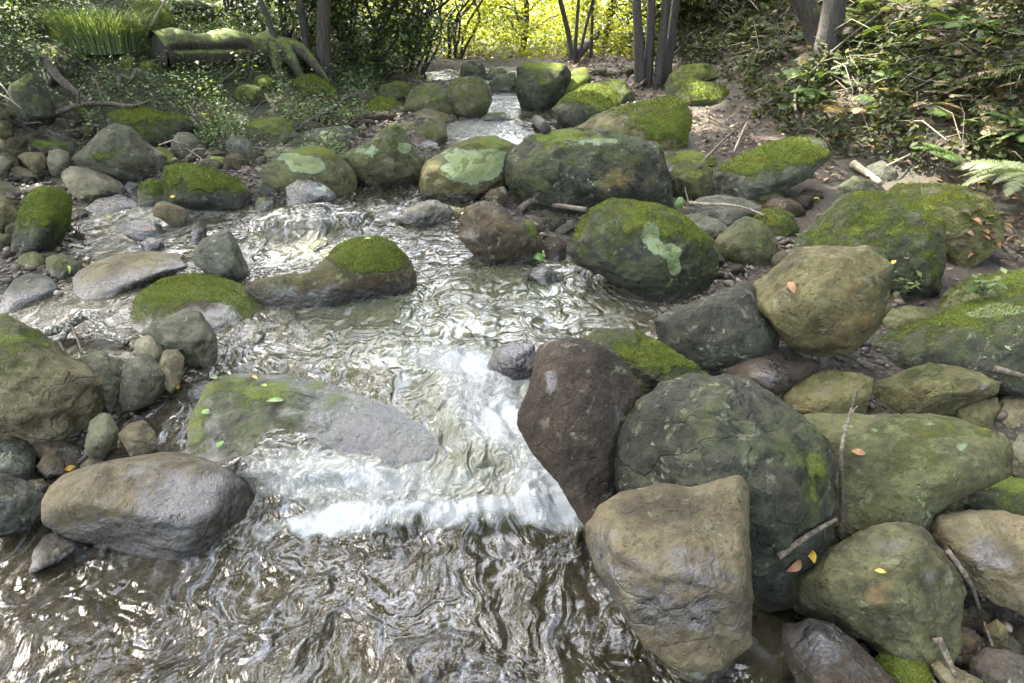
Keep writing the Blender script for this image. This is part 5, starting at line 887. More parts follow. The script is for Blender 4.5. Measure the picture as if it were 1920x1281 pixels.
# unseen trees added beyond the frame: left ones block sun, others close off sky
for (x, y, lab, cr, per) in [(-5.6, 4.6, "unseen tall tree added on the left bank to shade the near boulders", [((-5.4, 6.0, 10.2), 3.0, 84), ((-3.2, 5.0, 10.0), 2.2, 56)], 75),
                        (-7.2, 9.4, "unseen tall tree added on the left bank to shade the middle of the creek", [((-5.6, 10.4, 10.4), 3.2, 90), ((-3.2, 8.6, 10.0), 2.3, 60)], 75),
                        (-9.4, 5.8, "unseen tall tree added far back on the left bank to shade the pool", [((-8.6, 7.2, 10.6), 3.0, 60), ((-8.8, 4.0, 10.4), 2.6, 44)], 75),
                        (-7.8, 13.4, "unseen tall tree added far up the left bank to block sun over the stream head", [((-2.2, 11.6, 10.6), 1.9, 36)], 75),
                        (-9.6, 11.6, "unseen tall tree added beyond the long grass to block sun", [((-8.8, 11.2, 10.6), 3.0, 56), ((-3.4, 12.2, 10.2), 2.0, 36)], 75),
                        (-4.9, 1.6, "unseen tall tree added beyond the left edge to block light beside the pool", [((-4.6, 2.2, 9.0), 2.6, 80), ((-2.6, .4, 8.2), 1.6, 30)], 75),
                        (5.4, 1.2, "unseen tall tree added beyond the right edge to block sky light", [((5.4, 2.4, 7.0), 2.7, 80), ((4.6, 5.0, 6.4), 2.0, 50)], 75),
                        (7.4, 5.8, "unseen tall tree added high on the right bank to block sky light", [((6.0, 7.6, 7.2), 2.9, 80), ((4.4, 10.2, 7.0), 2.0, 40)], 75),
                        (-3.4, -2.6, "unseen tall tree added behind the viewpoint on the left to block sky light", [((-4.2, -1.0, 7.2), 3.0, 84), ((-1.0, -2.8, 6.8), 2.8, 80)], 75),
                        (3.6, -3.4, "unseen tall tree added behind the viewpoint on the right to block sky light", [((3.6, -2.0, 6.8), 3.0, 84), ((1.4, -3.6, 6.6), 2.4, 60)], 75)]:
    z = float(terrain_z(np.array([x]), np.array([y]))[0])
    tree(lab, [((x, y, z), [(.05, 0, 1.2), (.1, .1, 3), (.2, .1, 9 if x < -4.5 else 6)])], .2, M_BARK, cr, per, .25)

zl = float(terrain_z(np.array([-5.9]), np.array([5.6]))[0])
tree("low boughed tree just beyond the left edge hanging over the bank", [((-5.9, 5.6, zl), [(.1, 0, 1.2), (.5, .2, 2.4), (1.2, .6, 3.4)])], .12, M_BARK, [((-4.7, 6.5, 3.7), 1.5, 70), ((-6.4, 5.2, 3.9), 1.5, 50)], 80, .12)  # crown added above the frame to keep bright sky out of the pool
# the sunlit wood beyond the head of the stream
def far_tree(x, y, h, r, lab, mat, n, per, ls, z0=None, tr=.05):
    z = float(terrain_z(np.array([x]), np.array([y]))[0]); rt = root("background_tree", (x, y, z), lab, "tree", "sunlit trees beyond the head of the stream")
    tube_obj("trunk", [(x, y, z - .2), (x + .1, y, z + h * .4), (x + random.uniform(-.4, .4), y, z + h)], [tr, tr * .8, tr * .3], M_BARK, rt, (x, y, z), seg=8)
    cs = []; rs = []
    for _ in range(n):
        a = RNG.uniform(0, 6.28); q = r * RNG.random() ** .5; cs.append(np.array([x + math.cos(a) * q, y + math.sin(a) * q * .6, z + .05 + h * RNG.random() ** 1.25])); rs.append(RNG.uniform(.14, .36) * (.6 + ls * 5))
    for _ in range(9):
        c = cs[random.randrange(len(cs))]; tube_obj("branch", branch_pts((x + .05, y, z + h * random.uniform(.1, .5)), c, 4), [tr * .35, tr * .3, tr * .22, tr * .15, tr * .08], M_BARK, rt, (x, y, z), seg=5)
    C = clumps(cs, rs, per, .6); C = C[C[:, 2] > z]; C = C[open_flecks(C)]; leaf_obj("crown", C, RNG.uniform(.7, 1.3, len(C)) * ls, mat, rt, (x, y, z), flat=.5)
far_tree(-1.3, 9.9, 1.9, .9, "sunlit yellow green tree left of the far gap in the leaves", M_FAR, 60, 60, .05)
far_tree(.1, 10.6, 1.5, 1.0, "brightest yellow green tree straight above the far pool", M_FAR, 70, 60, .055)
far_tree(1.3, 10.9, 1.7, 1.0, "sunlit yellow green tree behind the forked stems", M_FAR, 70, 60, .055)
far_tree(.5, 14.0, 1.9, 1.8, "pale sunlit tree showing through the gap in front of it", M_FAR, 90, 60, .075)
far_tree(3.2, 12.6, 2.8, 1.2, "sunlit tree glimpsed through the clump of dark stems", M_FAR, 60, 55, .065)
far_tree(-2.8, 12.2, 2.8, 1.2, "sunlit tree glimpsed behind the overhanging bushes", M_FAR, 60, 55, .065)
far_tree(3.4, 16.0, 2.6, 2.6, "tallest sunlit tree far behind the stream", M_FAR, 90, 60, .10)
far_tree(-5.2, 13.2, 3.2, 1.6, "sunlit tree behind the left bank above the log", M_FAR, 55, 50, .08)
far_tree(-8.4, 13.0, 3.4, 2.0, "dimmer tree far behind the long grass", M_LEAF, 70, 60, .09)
far_tree(-6.2, 10.6, 6.0, 2.2, "tall tree added on the left bank behind the log to block low sky", M_CANOPY, 100, 60, .11, tr=.09)  # added to darken what the left pool mirrors
far_tree(-7.4, 7.6, 6.0, 2.3, "unseen tall tree added beyond the left edge to block low sky above the pool", M_CANOPY, 190, 70, .13, tr=.09)  # put in out of frame, also to darken the pool's reflection
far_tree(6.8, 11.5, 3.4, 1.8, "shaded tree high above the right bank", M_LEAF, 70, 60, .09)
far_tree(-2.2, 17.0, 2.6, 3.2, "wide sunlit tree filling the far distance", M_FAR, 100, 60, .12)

# shaded bushes leaning over the stream from the left
def bush(px, py, h, spread, lab, n, per, ls, mat=M_LEAF, lean=(0, 0), low=.1, group=None, seed=0):
    P = ground_pt(px, py); org = tuple(P); rt = root("bush", org, lab, "bush", group); cs = []; rs = []
    for _ in range(n):
        t = RNG.random() ** .7; a = RNG.uniform(0, 6.28); r = spread * RNG.random() ** .5
        c = np.array([P.x + math.cos(a) * r + lean[0] * t, P.y + math.sin(a) * r + lean[1] * t, P.z + low + h * t]); cs.append(c); rs.append(RNG.uniform(.08, .2) * (h / 1.2 + .3))
    for k in range(8):
        c = cs[k * len(cs) // 8]; tube_obj("stem", branch_pts((P.x + random.uniform(-.1, .1), P.y, P.z - .05), c, 4, .2), [.02, .017, .014, .01, .005], M_BARK, rt, org, seg=5)
    C = clumps(cs, rs, per, .6); C = C[C[:, 2] > P.z + .03]; leaf_obj("foliage", C, RNG.uniform(.7, 1.3, len(C)) * ls, mat, rt, org, flat=.7); return rt
bush(700, 150, 2.0, .55, "dense dark bush leaning over the rocks left of the stream", 150, 70, .055, lean=(.25, -.2))
bush(770, 140, 2.0, .45, "leafy bush whose sprays hang over the upstream boulders", 140, 70, .05, lean=(.5, 0))
bush(660, 120, 2.4, .6, "shadowy bush behind the dark leaning trunk", 150, 70, .06)
bush(850, 120, 1.6, .3, "light green spray of leaves over the far left pool", 45, 45, .05, mat=M_HERB, lean=(.4, .3), low=.5)
bush(560, 110, 1.6, .5, "tangled bush between the thin trunks behind the log", 110, 60, .055)
bush(450, 60, 1.5, .6, "pale lit bush on the bank behind the log", 60, 40, .055, mat=M_HERB)
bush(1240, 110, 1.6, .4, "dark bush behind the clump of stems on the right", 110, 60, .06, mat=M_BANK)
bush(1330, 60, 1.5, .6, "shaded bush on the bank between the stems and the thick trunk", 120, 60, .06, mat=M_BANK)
bush(40, 20, 1.2, .7, "grey green brush at the upper left corner", 60, 40, .06, mat=M_HERB)
bush(200, 0, 1.4, .8, "low brush behind the long grass", 60, 40, .06, mat=M_HERB)

# ground cover of the left bank and the overgrown right bank
def cover(name, n, region, size, mat, label, h=.1, flat=.8, test=None, elong=1.6, clear=True):
    x0, x1, y0, y1 = region; XY = scatter_xy(n, x0, x1, y0, y1, test); Z = terrain_z(XY[:, 0], XY[:, 1]); hh = RNG.random(len(XY)) ** 1.5 * h * (1 + .9 * fbm(np.stack([XY[:, 0] * 2.2, XY[:, 1] * 2.2, 0 * Z], 1), 2))
    P = np.stack([XY[:, 0], XY[:, 1], Z + .01 + np.maximum(hh, 0)], 1)
    if clear:
        keep = np.ones(len(P), bool)
        for r_ in ROCKS:
            W = r_['W']; lo, hi = W.min(0), W.max(0); cx, cyy = (lo[0] + hi[0]) / 2, (lo[1] + hi[1]) / 2; ex, ey = (hi[0] - lo[0]) / 2 * 1.1, (hi[1] - lo[1]) / 2 + .10
            keep &= ~((np.abs((P[:, 0] - cx) / ex) ** 3 + np.abs((P[:, 1] - cyy + .06) / ey) ** 3 < 1) & (RNG.random(len(P)) < .93))
        P = P[keep]
    o = leaf_obj(name, P, RNG.uniform(.6, 1.4, len(P)) * size, mat, None, (0, 0, 0), flat=flat, elong=elong); return tag(o, label, None, None, "stuff")
def patch(x, y, s, k): return fbm(np.stack([x * s + k, y * s, 0 * x], 1), 3)
herb = lambda x, y: (patch(x, y, 1.6, 3) > -.25) & (water_sd(x, y) > .12) & ((y > 5.2 - .5 * sstep(-2.0, -1.3, x)) | (x < -3.6)) & (x < -.95 - .05 * y) & ~((x > -1.6) & (y < 4.9))
cover("ground_cover", 110000, (-7.5, -.9, 4.2, 11), .030, M_HERB, "low green leafy ground cover over the left bank", .20, .8, herb)
cover("ground_grass", 26000, (-10, -1.5, 6.2, 13), .075, M_GRASS, "short grass on the upper left bank", .10, .02, lambda x, y: patch(x, y, 1.2, 8) > -.15, 7.)
rb = lambda x, y: (bankh(x, y) > .03) & (x > 0)
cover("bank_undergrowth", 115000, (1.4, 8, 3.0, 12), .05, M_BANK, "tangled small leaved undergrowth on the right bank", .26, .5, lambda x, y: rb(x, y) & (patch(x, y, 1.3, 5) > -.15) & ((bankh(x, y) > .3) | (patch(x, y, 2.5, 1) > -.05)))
cover("leaf_litter", 34000, (.6, 8.5, 2.6, 12), .045, M_LITTER, "brown dead leaf litter on the right bank", .02, 1.3, lambda x, y: ((bankh(x, y) > .01) | ((y > 4.6) & (water_sd(x, y) > .1)) | ((x > 1.9) & (water_sd(x, y) > .45) & (patch(x, y, 2.0, 2) > -.2))) & (x > 0), 1.8)
cover("leaf_litter", 6000, (-7, .6, 3.8, 11), .045, M_LITTER, "scattered dead leaves on the left bank", .02, 1.2, lambda x, y: water_sd(x, y) > .15)
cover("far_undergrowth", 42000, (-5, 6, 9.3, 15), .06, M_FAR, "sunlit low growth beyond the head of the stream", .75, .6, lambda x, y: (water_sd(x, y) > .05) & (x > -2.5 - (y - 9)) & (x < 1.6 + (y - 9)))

def twig_stuff(name, n, region, L, mat, label, test, h=.12):
    XY = scatter_xy(n, *region, test); Z = terrain_z(XY[:, 0], XY[:, 1]); n = len(XY); P = np.stack([XY[:, 0], XY[:, 1], Z + RNG.random(n) * h], 1)
    D = RNG.normal(size=(n, 3)) * (1, 1, .45); D /= np.linalg.norm(D, axis=1)[:, None]; l = RNG.uniform(.3, 1.2, n)[:, None] * L; sag = np.array([0, 0, -1]) * l * RNG.uniform(-.2, .25, (n, 1)); w = np.cross(D, RNG.normal(size=(n, 3))); w /= np.linalg.norm(w, axis=1)[:, None]; w = w * RNG.uniform(.0015, .005, (n, 1)); u = np.cross(D, w)
    pts = [P, P + D * l * .5 - sag, P + D * l]; V = np.stack([q + o_ for q in pts for o_ in (w, -.5 * w + .87 * u, -.5 * w - .87 * u)], 1); F = []
    for s_ in (0, 3):
        for j in range(3): F.append((s_ + j, s_ + (j + 1) % 3, s_ + 3 + (j + 1) % 3, s_ + 3 + j))
    F = (np.array(F)[None] + (np.arange(n) * 9)[:, None, None]).reshape(-1, 4); return tag(link(name, make_mesh(name, V.reshape(-1, 3), F, [mat])), label, None, None, "stuff")
twig_stuff("twig_litter", 3500, (1.2, 8, 3, 12), .35, M_BRANCH, "fine dead twigs and stems tangled over the right bank", lambda x, y: (bankh(x, y) > .05) & (x > 0), .25)
twig_stuff("twig_litter", 900, (1.2, 8, 3, 12), .4, M_PALEBR, "pale dead stems in the undergrowth of the right bank", lambda x, y: (bankh(x, y) > .15) & (x > 0), .3)
twig_stuff("twig_litter", 1200, (-8, -1, 4, 11), .3, M_BRANCH, "fine twigs in the ground cover of the left bank", lambda x, y: (water_sd(x, y) > .1), .15)
def grass_tuft(px, py, n, L, lab, spread=.18):
    P = ground_pt(px, py); org = tuple(P); V = []; F = []
    for k in range(n):
        a = random.uniform(0, 6.28); r = spread * random.random() ** .5; b = Vector((P.x + math.cos(a) * r, P.y + math.sin(a) * r, P.z - .01)); out = Vector((math.cos(a) + .3 * random.uniform(-1, 1), math.sin(a) + .3 * random.uniform(-1, 1), 0)) * random.uniform(.15, .8)
        l = L * random.uniform(.5, 1.1); w = .0045; side = Vector((-out.y, out.x, 0)).normalized() * w if out.length > 1e-3 else Vector((w, 0, 0)); base = len(V)
        for s_ in range(5):
            t = s_ / 4; c = b + out * l * t * t * .9 + Vector((0, 0, 1)) * l * (t - .45 * t * t); ww = side * (1 - t) ** .7; V += [c - ww, c + ww]
        for s_ in range(4): i = base + 2 * s_; F.append((i, i + 1, i + 3, i + 2))
    V = np.array([v[:] for v in V]); me = make_mesh("grass_blades", V - np.array(org), F, [M_GRASS], attrs={"v": np.repeat(RNG.random(n) * .98, 10)})
    o = link("grass_tuft", me, None, org); return tag(o, lab, "grass")
grass_tuft(200, 95, 1500, .62, "big fountain of long soft grass on the left bank", .34)
grass_tuft(150, 75, 500, .5, "smaller clump of long grass left of the big one", .2)
grass_tuft(1770, 640, 60, .16, "thin grass blades beside the right edge boulder", .08) if False else None

# ------------------------------------------------------------------ ferns
def frond_mesh(L, W, npin, droop, mat, v0=.3, curl=.0):
    V = []; F = []; vv = []
    def mid(t): return Vector((0, L * (t - .12 * t ** 3), L * (.42 * t - droop * t * t)))
    for i in range(12):
        t = i / 11; c = mid(t); w = .004 * (1 - t) + .001; V += [c + Vector((-w, 0, 0)), c + Vector((w, 0, 0))]; vv += [v0, v0]
    for i in range(11): a = 2 * i; F.append((a, a + 1, a + 3, a + 2))
    for k in range(npin):
        t = .1 + .88 * k / npin; c = mid(t); d = (mid(min(t + .03, 1)) - c).normalized(); ln = W * math.sin(math.pi * min(1, (t * .86 + .16))) ** .8
        for sgn in (-1, 1):
            pd = (Vector((sgn, 0, 0)) + d * .45 + Vector((0, 0, -.12 - random.uniform(0, .25)))).normalized(); hw = d * (L * .95 / npin * .42); v = min(.999, v0 + random.uniform(0, .6))
            b = len(V); e = c + pd * ln; m1 = c + pd * ln * .5 + Vector((0, 0, .06 * ln)); V += [c - hw * .6, c + hw * .6, m1 + hw, e, m1 - hw]; vv += [v] * 5
            F.append((b, b + 1, b + 2, b + 4)); F.append((b + 4, b + 2, b + 3, b + 3))
    V = np.array([q[:] for q in V]); bm = bmesh.new(); vs_ = [bm.verts.new(q) for q in V]
    for f in F:
        f = list(dict.fromkeys(f))
        try: bm.faces.new([vs_[i] for i in f])
        except ValueError: pass
    me = bpy.data.meshes.new("frond"); bm.to_mesh(me); bm.free(); me.materials.append(mat); at = me.attributes.new("v", 'FLOAT', 'POINT'); at.data.foreach_set("value", np.array(vv, np.float32)); return me
FR = {}
def fern(px, py, n, L, lab, mat=M_FERN, spread=(0, 360), W=.22, npin=26, droop=.35, lift=0., at=None, v0=.2):
    P = ground_pt(px, py, lift) if at is None else Vector(at); rt = root("fern", tuple(P), lab, "fern"); key = (mat.name, W, npin, droop, v0)
    if key not in FR: FR[key] = [frond_mesh(1, W, npin, droop * f_, mat, v0) for f_ in (.8, 1., 1.3)]
    for k in range(n):
        o = link("frond", random.choice(FR[key]), rt, (0, 0, 0)); s_ = L * random.uniform(.7, 1.15); o.scale = (s_, s_, s_)
        a = spread[0] + (spread[1] - spread[0]) * (k + random.uniform(-.3, .3)) / max(n, 1); o.rotation_euler = (R(random.uniform(-8, 22)), R(random.uniform(-25, 25)), R(a))
    return rt
fern(1420, 125, 9, .42, "sunlit fern catching the light below the thick trunk", W=.2)
fern(1945, 335, 10, .55, "large pale arching fern at the right edge of the picture", M_FERNP, (20, 200), W=.16, npin=34, droop=.55, lift=.25)
fern(1940, 250, 8, .45, "dark fern above the large pale arching one", M_FERN, (20, 180), W=.18, lift=.15)
fern(1560, 185, 6, .42, "flat bright green fern left of the trunk's foot", W=.3, npin=18, spread=(40, 160))
fern(1640, 85, 7, .5, "feathery green fern right of the thick trunk", W=.3, npin=18)
fern(1720, 90, 6, .5, "feathery fern further up right of the thick trunk", W=.28, npin=18)
fern(1620, 215, 6, .45, "dry straw coloured fern in the middle of the bank", M_FERNB, W=.2, spread=(30, 200))
fern(1750, 205, 6, .45, "dry brown fern under the feathery ones", M_FERNB, W=.2)
fern(1810, 300, 4, .38, "single fresh green frond spray in front of the pale fern", W=.32, npin=16, spread=(60, 130), droop=.25, lift=.12)
fern(1840, 60, 7, .5, "green fern near the top right corner", W=.24)
fern(1770, 20, 6, .45, "sun bleached fern at the top of the bank", M_FERNP, W=.22)
fern(1480, 60, 6, .45, "small dark fern left of the leaning mossy limb", W=.22)
fern(1500, 200, 5, .35, "little fern hanging over the long mossy backed boulder", W=.25)
fern(1830, 160, 7, .5, "fern half way up the bank near the right edge", M_FERN, W=.24)
fern(1700, 150, 7, .42, "grey green fern in the middle of the undergrowth", M_FERNP, W=.24)
fern(1600, 130, 6, .4, "low green fern against the trunk's right side", W=.26)
for k in range(75):
    px, py = random.uniform(1300, 1915), random.uniform(0, 290)
    if py > 60 + (px - 1300) * .42: continue
    mt = random.choice([M_FERN, M_FERN, M_FERNP, M_FERNB]); wd = {M_FERN.name: "dark green", M_FERNP.name: "pale green", M_FERNB.name: "dry brown"}[mt.name]
    wh = "left of the thick trunk" if px < 1520 else "just right of the thick trunk" if px < 1660 else "in mid bank" if px < 1790 else "by the upper right corner"
    wh2 = " at the top edge" if py < 70 else " half way down" if py < 170 else " low on the slope"
    fern(px, py, random.randint(4, 6), random.uniform(.3, .48), "small " + wd + " fern " + wh + wh2, mt, W=.24, npin=18, droop=.4)["group"] = "small ferns in the right bank undergrowth"
fern(95, 120, 6, .2, "little fern on the creeper covered hummock", M_HERB, W=.3) if False else None

def sprig(px, py, n, L, lab, mat=M_HERB, ls=.05, cat="plant", at=None, lift=0.):
    P = (hit(px, py)[0] if at is None else Vector(at)) + Vector((0, 0, lift)); org = tuple(P); rt = root("leafy_plant", org, lab, cat)
    for k in range(n):
        a = random.uniform(0, 6.28); d = Vector((math.cos(a) * .5, math.sin(a) * .5, 1)).normalized() * L * random.uniform(.6, 1.1); path = [P, P + d * .5 + Vector((0, 0, .02)), P + d]
        tube_obj("stem", path, [.004, .003, .0015], M_BRANCH, rt, org, seg=5); m = 7
        Q = np.array([(P + d * (.35 + .65 * j / m))[:] for j in range(m + 1)]); sp_ = leaf_obj("leaf_spray", Q, ls, mat, rt, org, flat=1., v=.4 + .55 * RNG.random(m + 1)); sp_['kind'] = 'stuff'
    return rt
sprig(1890, 350, 3, .14, "fresh green seedling under the large pale fern", ls=.06)
sprig(1690, 560, 4, .14, "small weed in the leaf litter behind the perched boulder", ls=.045)
sprig(1840, 560, 4, .12, "low weed beside the smooth mossy rock", ls=.045)
sprig(470, 150, 5, .3, "pale leaved shrublet in front of the log's broken end", M_HERB, .05)
sprig(240, 90, 6, .25, "big leaved weed at the log's cut end", M_HERB, .06)
sprig(100, 150, 10, .3, "creeper leaves trailing over the dark hummock", M_HERB, .05)
sprig(400, 255, 9, .22, "green weed filling the gap beside the small mossy spike", M_HERB, .05)
sprig(390, 280, 7, .18, "little weed above the low mossy rock", M_HERB, .04)
sprig(560, 205, 6, .22, "dusty grey weed beside the bare brown grey rock", M_HERB, .04)

# ------------------------------------------------------------------ logs and branches
def log(lab, a, b, ra, rb_, mat):
    A = Vector(a); B = Vector(b); n = 7; path = [A.lerp(B, i / n) + Vector((0, 0, .03 * math.sin(i * 1.9))) for i in range(n + 1)]; rt = root("fallen_log", tuple(A), lab, "log")
    V, F = tube(path, [ra + (rb_ - ra) * i / n for i in range(n + 1)], seg=48, rough=.035, cap=False); ax = (B - A).normalized()
    P = V - np.array(A); al = P @ np.array(ax); c = np.array(A) + np.outer(al, np.array(ax)); rr = V - c; crack = np.exp(-(((rr[:, 2] - .15 * ra) / (ra * .13)) ** 2)) * (rr[:, 1] < 0) * sstep(0, .12, al) * sstep((B - A).length * .75, (B - A).length * .6, al)
    V = V - rr * (crack * .38)[:, None]; body = link("bark", make_mesh("bark", V - np.array(A), F, [mat]), rt)
    for e, P_, r, s_ in (("cut_end", A, ra, -1), ("broken_end", B, rb_, 1)):
        d, f = ico(3); d = d * np.array([.12, 1, 1]) * r * .94; d[:, 0] *= 1 + .8 * pnoise(d * 30)
        q = ax.to_track_quat('X', 'Z').to_matrix(); W = d @ np.array(q).T + np.array(P_) - np.array(A); link(e, make_mesh(e, W, f, [M_BARK]), rt)
    return rt
LA = ground_pt(300, 150); LB = ground_pt(505, 150)
log("big rotting log with a long split and thick moss across the left bank", (LA.x, LA.y + .1, LA.z + .22), (LB.x, LB.y + .25, LB.z + .25), .155, .15, M_LOG)
tube_o = root("root_stump", (LB.x, LB.y + .2, LB.z), "twisted mossy root mass at the right end of the log", "stump")
for dx, dy, dz_, r in ((.30, -.08, .0, .055), (.46, .12, .0, .05), (.12, -.18, -.02, .045), (.55, -.02, -.05, .04), (.36, .3, .0, .05)):
    k1 = Vector((LB.x + dx * .35 + random.uniform(-.03, .03), LB.y + .22 + dy * .4, LB.z + .27)); k2 = Vector((LB.x + dx * .75, LB.y + .15 + dy * .8, LB.z + .14 + random.uniform(-.04, .04)))
    tube_obj("root", [(LB.x - .12, LB.y + .25, LB.z + .26), k1, k2, (LB.x + dx, LB.y + .1 + dy, LB.z + dz_)], [.10, r * 1.5, r, r * .5], M_BARKM, tube_o, (LB.x, LB.y + .2, LB.z), seg=14, rough=.12)
L2 = ground_pt(340, 45); L3 = ground_pt(500, 40)
log("second smaller grey log on the bank above the big one", (L2.x, L2.y, L2.z + .1), (L3.x, L3.y, L3.z + .12), .11, .09, M_BARKM)
stick("fallen_branch", [(225, 172, .02), (228, 155, .05), (250, 160, .05), (262, 150, .08), (285, 158, .04), (297, 165, 0)], .022, M_BRANCH, "crooked tan branch lying in the green ground cover", side=[(0, (-.12, .05, -.02), (-.1, .05, -.02))])
stick("fallen_branch", [(60, 240, .05), (110, 225, .05), (150, 213, .06), (200, 206, .05), (250, 206, .03), (280, 195, .02)], .022, M_BRANCH, "long thin dead branch across the dark boulder's back", side=[(2, (.05, -.02, .1), (.06, 0, .06)), (3, (-.03, .02, .12))])
stick("fallen_branch", [(0, 225, .02), (40, 240, .02), (80, 255, .0)], .02, M_BARK, "dark stick pointing down from the left edge", side=[(1, (.1, 0, .02), (.1, -.05, 0))])
stick("fallen_branch", [(92, 158, .2), (120, 178, .12), (150, 190, .05), (175, 200, .02)], .04, M_BRANCH, "thick reddish broken branch leaning on the pyramid boulder")
for k, (a, b) in enumerate([((0, 200), (45, 213)), ((0, 175), (30, 200)), ((-10, 215), (60, 225))]):
    stick("twig", [(a[0], a[1], .1), ((a[0] + b[0]) / 2, (a[1] + b[1]) / 2, .08), (b[0], b[1], .03)], .008, M_PALEBR, ["pale twig lowest in the heap at the left edge", "pale steep twig in the heap at the left edge", "longest pale twig of the heap at the left edge"][k], "twig")
stick("fallen_branch", [(285, 60, .05), (325, 35, .2), (360, 12, .35), (390, -8, .5)], .014, M_PALEBR, "long pale stick slanting up behind the log")
stick("fallen_branch", [(415, 165, .04), (445, 150, .08), (470, 138, .1), (490, 130, .12)], .012, M_BRANCH, "thin forked stick under the log's broken end", side=[(1, (.05, 0, .1))])
stick("fallen_branch", [(560, 250, .02), (585, 236, .05), (620, 228, .08), (650, 208, .1), (672, 195, .08)], .024, M_BARK, "dark bent branch above the heart lichen rock", side=[(2, (.2, -.05, -.03), (.2, -.1, -.04))])
PW = whit(70, 632)
def pool_branch():
    pts = [whit(66, 628), whit(100, 634), whit(140, 624), whit(168, 616), whit(188, 622), whit(205, 636), whit(240, 648)]; hs = [.03, .035, .05, .07, .06, .035, .01]
    path = [p + Vector((0, 0, h)) for p, h in zip(pts, hs)]; org = tuple(path[0]); rt = root("fallen_branch", org, "dark curved branch crusted with white lichen standing in the muddy pool", "branch")
    tube_obj("stem", path, [.017, .021, .022, .024, .022, .018, .012], M_LICHBR, rt, org, seg=12, rough=.08)
    e = whit(114, 648) + Vector((0, 0, .02)); tube_obj("stub", [path[2], (path[2] + e) / 2, e], [.016, .016, .015], M_LICHBR, rt, org, seg=9)
    f_ = whit(156, 668); tube_obj("twig", [path[2] + Vector((-.005, 0, 0)), (path[2] + f_) / 2 + Vector((0, 0, .01)), f_], [.006, .005, .003], M_BRANCH, rt, org, seg=6)
    g_ = whit(124, 668); tube_obj("twig", [e, g_], [.005, .003], M_BRANCH, rt, org, seg=6)
pool_branch()
def air_stick(name, pts, rad, mat, lab, seg=10, cat="branch"):
    path = [hit(q[0], q[1])[0] + Vector((0, -.0, q[2])) for q in pts]; d0 = sum((p - CAMP).dot(FWD) for p in path) / len(path)
    m = len(path); rt = root(name, tuple(path[0]), lab, cat); tube_obj("wood", path, [rad * (1 - .35 * i / (m - 1)) for i in range(m)], mat, rt, tuple(path[0]), seg=seg, rough=.07); return rt
stick("fallen_branch", [(975, 402, .03), (1000, 392, .05), (1040, 400, .05), (1098, 404, .03)], .024, M_BRANCH, "broken driftwood stick jammed between the huge and the mossy boulder", side=[(1, (.02, 0, .05))])
stick("driftwood_piece", [(1052, 503, .02), (1075, 493, .025), (1085, 490, .02)], .012, M_PALEBR, "short pale stick by the green leaves at the water's edge", "driftwood")
stick("fallen_branch", [(1290, 386, .02), (1320, 392, .03), (1360, 396, .04), (1400, 404, .04), (1432, 414, .03)], .011, M_PALEBR, "pale bare stick lying on the flat blue grey rock", side=[(0, (-.02, 0, .06))])
stick("broken_log", [(1597, 318, .04), (1615, 330, .04), (1650, 352, .03)], .032, M_PALEBR, "short pale broken log in the ditch under the overgrown bank", "log")
stick("plank_stub", [(992, 226, .05), (1005, 236, .05), (1022, 252, .04)], .07, M_BARK, "dark weathered stump of timber in the stream above the huge boulder", "log")
stick("fallen_branch", [(1500, 250, .02), (1487, 205, .12), (1530, 165, .2), (1580, 130, .25), (1640, 95, .3)], .014, M_BRANCH, "long bowed dead vine arching up the right bank")
stick("fallen_branch", [(1500, 248, .02), (1530, 255, .04), (1560, 285, .02)], .009, M_BRANCH, "short curled root hanging below the bowed vine")
stick("fallen_branch", [(1310, 318, .02), (1350, 280, .05), (1400, 240, .08)], .012, M_BRANCH, "straight stick slanting up the litter left of the long boulder")
stick("fallen_branch", [(1375, 290, .02), (1395, 250, .06), (1400, 235, .07)], .009, M_PALEBR, "shorter pale stick crossing the litter slope")
stick("fallen_branch", [(1660, 320, .03), (1710, 300, .05), (1735, 290, .05)], .007, M_PALEBR, "thin pale twig under the fresh frond", "twig")
stick("fallen_branch", [(1083, 118, .1), (1120, 98, .25), (1165, 72, .4), (1190, 62, .5)], .06, M_BARK, "dark fallen trunk slanting behind the clump of stems", "log")
stick("fallen_branch", [(1195, 170, .03), (1240, 140, .1), (1290, 105, .18)], .02, M_BARK, "thin dark pole leaning right of the clump of stems")
stick("twig", [(1577, 1012, .0), (1572, 960, .05), (1564, 900, .1), (1572, 860, .16), (1580, 834, .2)], .008, M_BRANCH, "thin upright twig standing before the huge olive boulder", "twig", side=[(3, (.01, 0, .02))])
stick("fallen_branch", [(1750, 1212, .03), (1765, 1240, .03), (1785, 1285, .03)], .012, M_BRANCH, "grey stick across the tan slab at the bottom edge")
stick("root_strand", [(1770, 1048, .03), (1810, 1105, .03), (1835, 1160, .02), (1858, 1215, .01)], .007, M_BRANCH, "thin dry root running down between the lower right boulders", "root")
stick("fallen_branch", [(1835, 741, .03), (1880, 736, .05), (1925, 733, .05)], .009, M_BRANCH, "brown stick over the small tan rocks at the right edge")
stick("fallen_branch", [(1860, 700, .02), (1890, 712, .03), (1925, 722, .03)], .014, M_BRANCH, "peeling bark strip at the foot of the right edge boulder")
stick("fallen_branch", [(1455, 1060, .03), (1510, 1030, .05), (1560, 1005, .06)], .010, M_BRANCH, "dead wood jammed between the dark boulder and the olive one")
stick("fallen_branch", [(1240, -5, .3), (1180, 20, .5), (1120, 45, .6)], .02, M_BARK, "bare limb crossing the top of the stem clump") if False else None

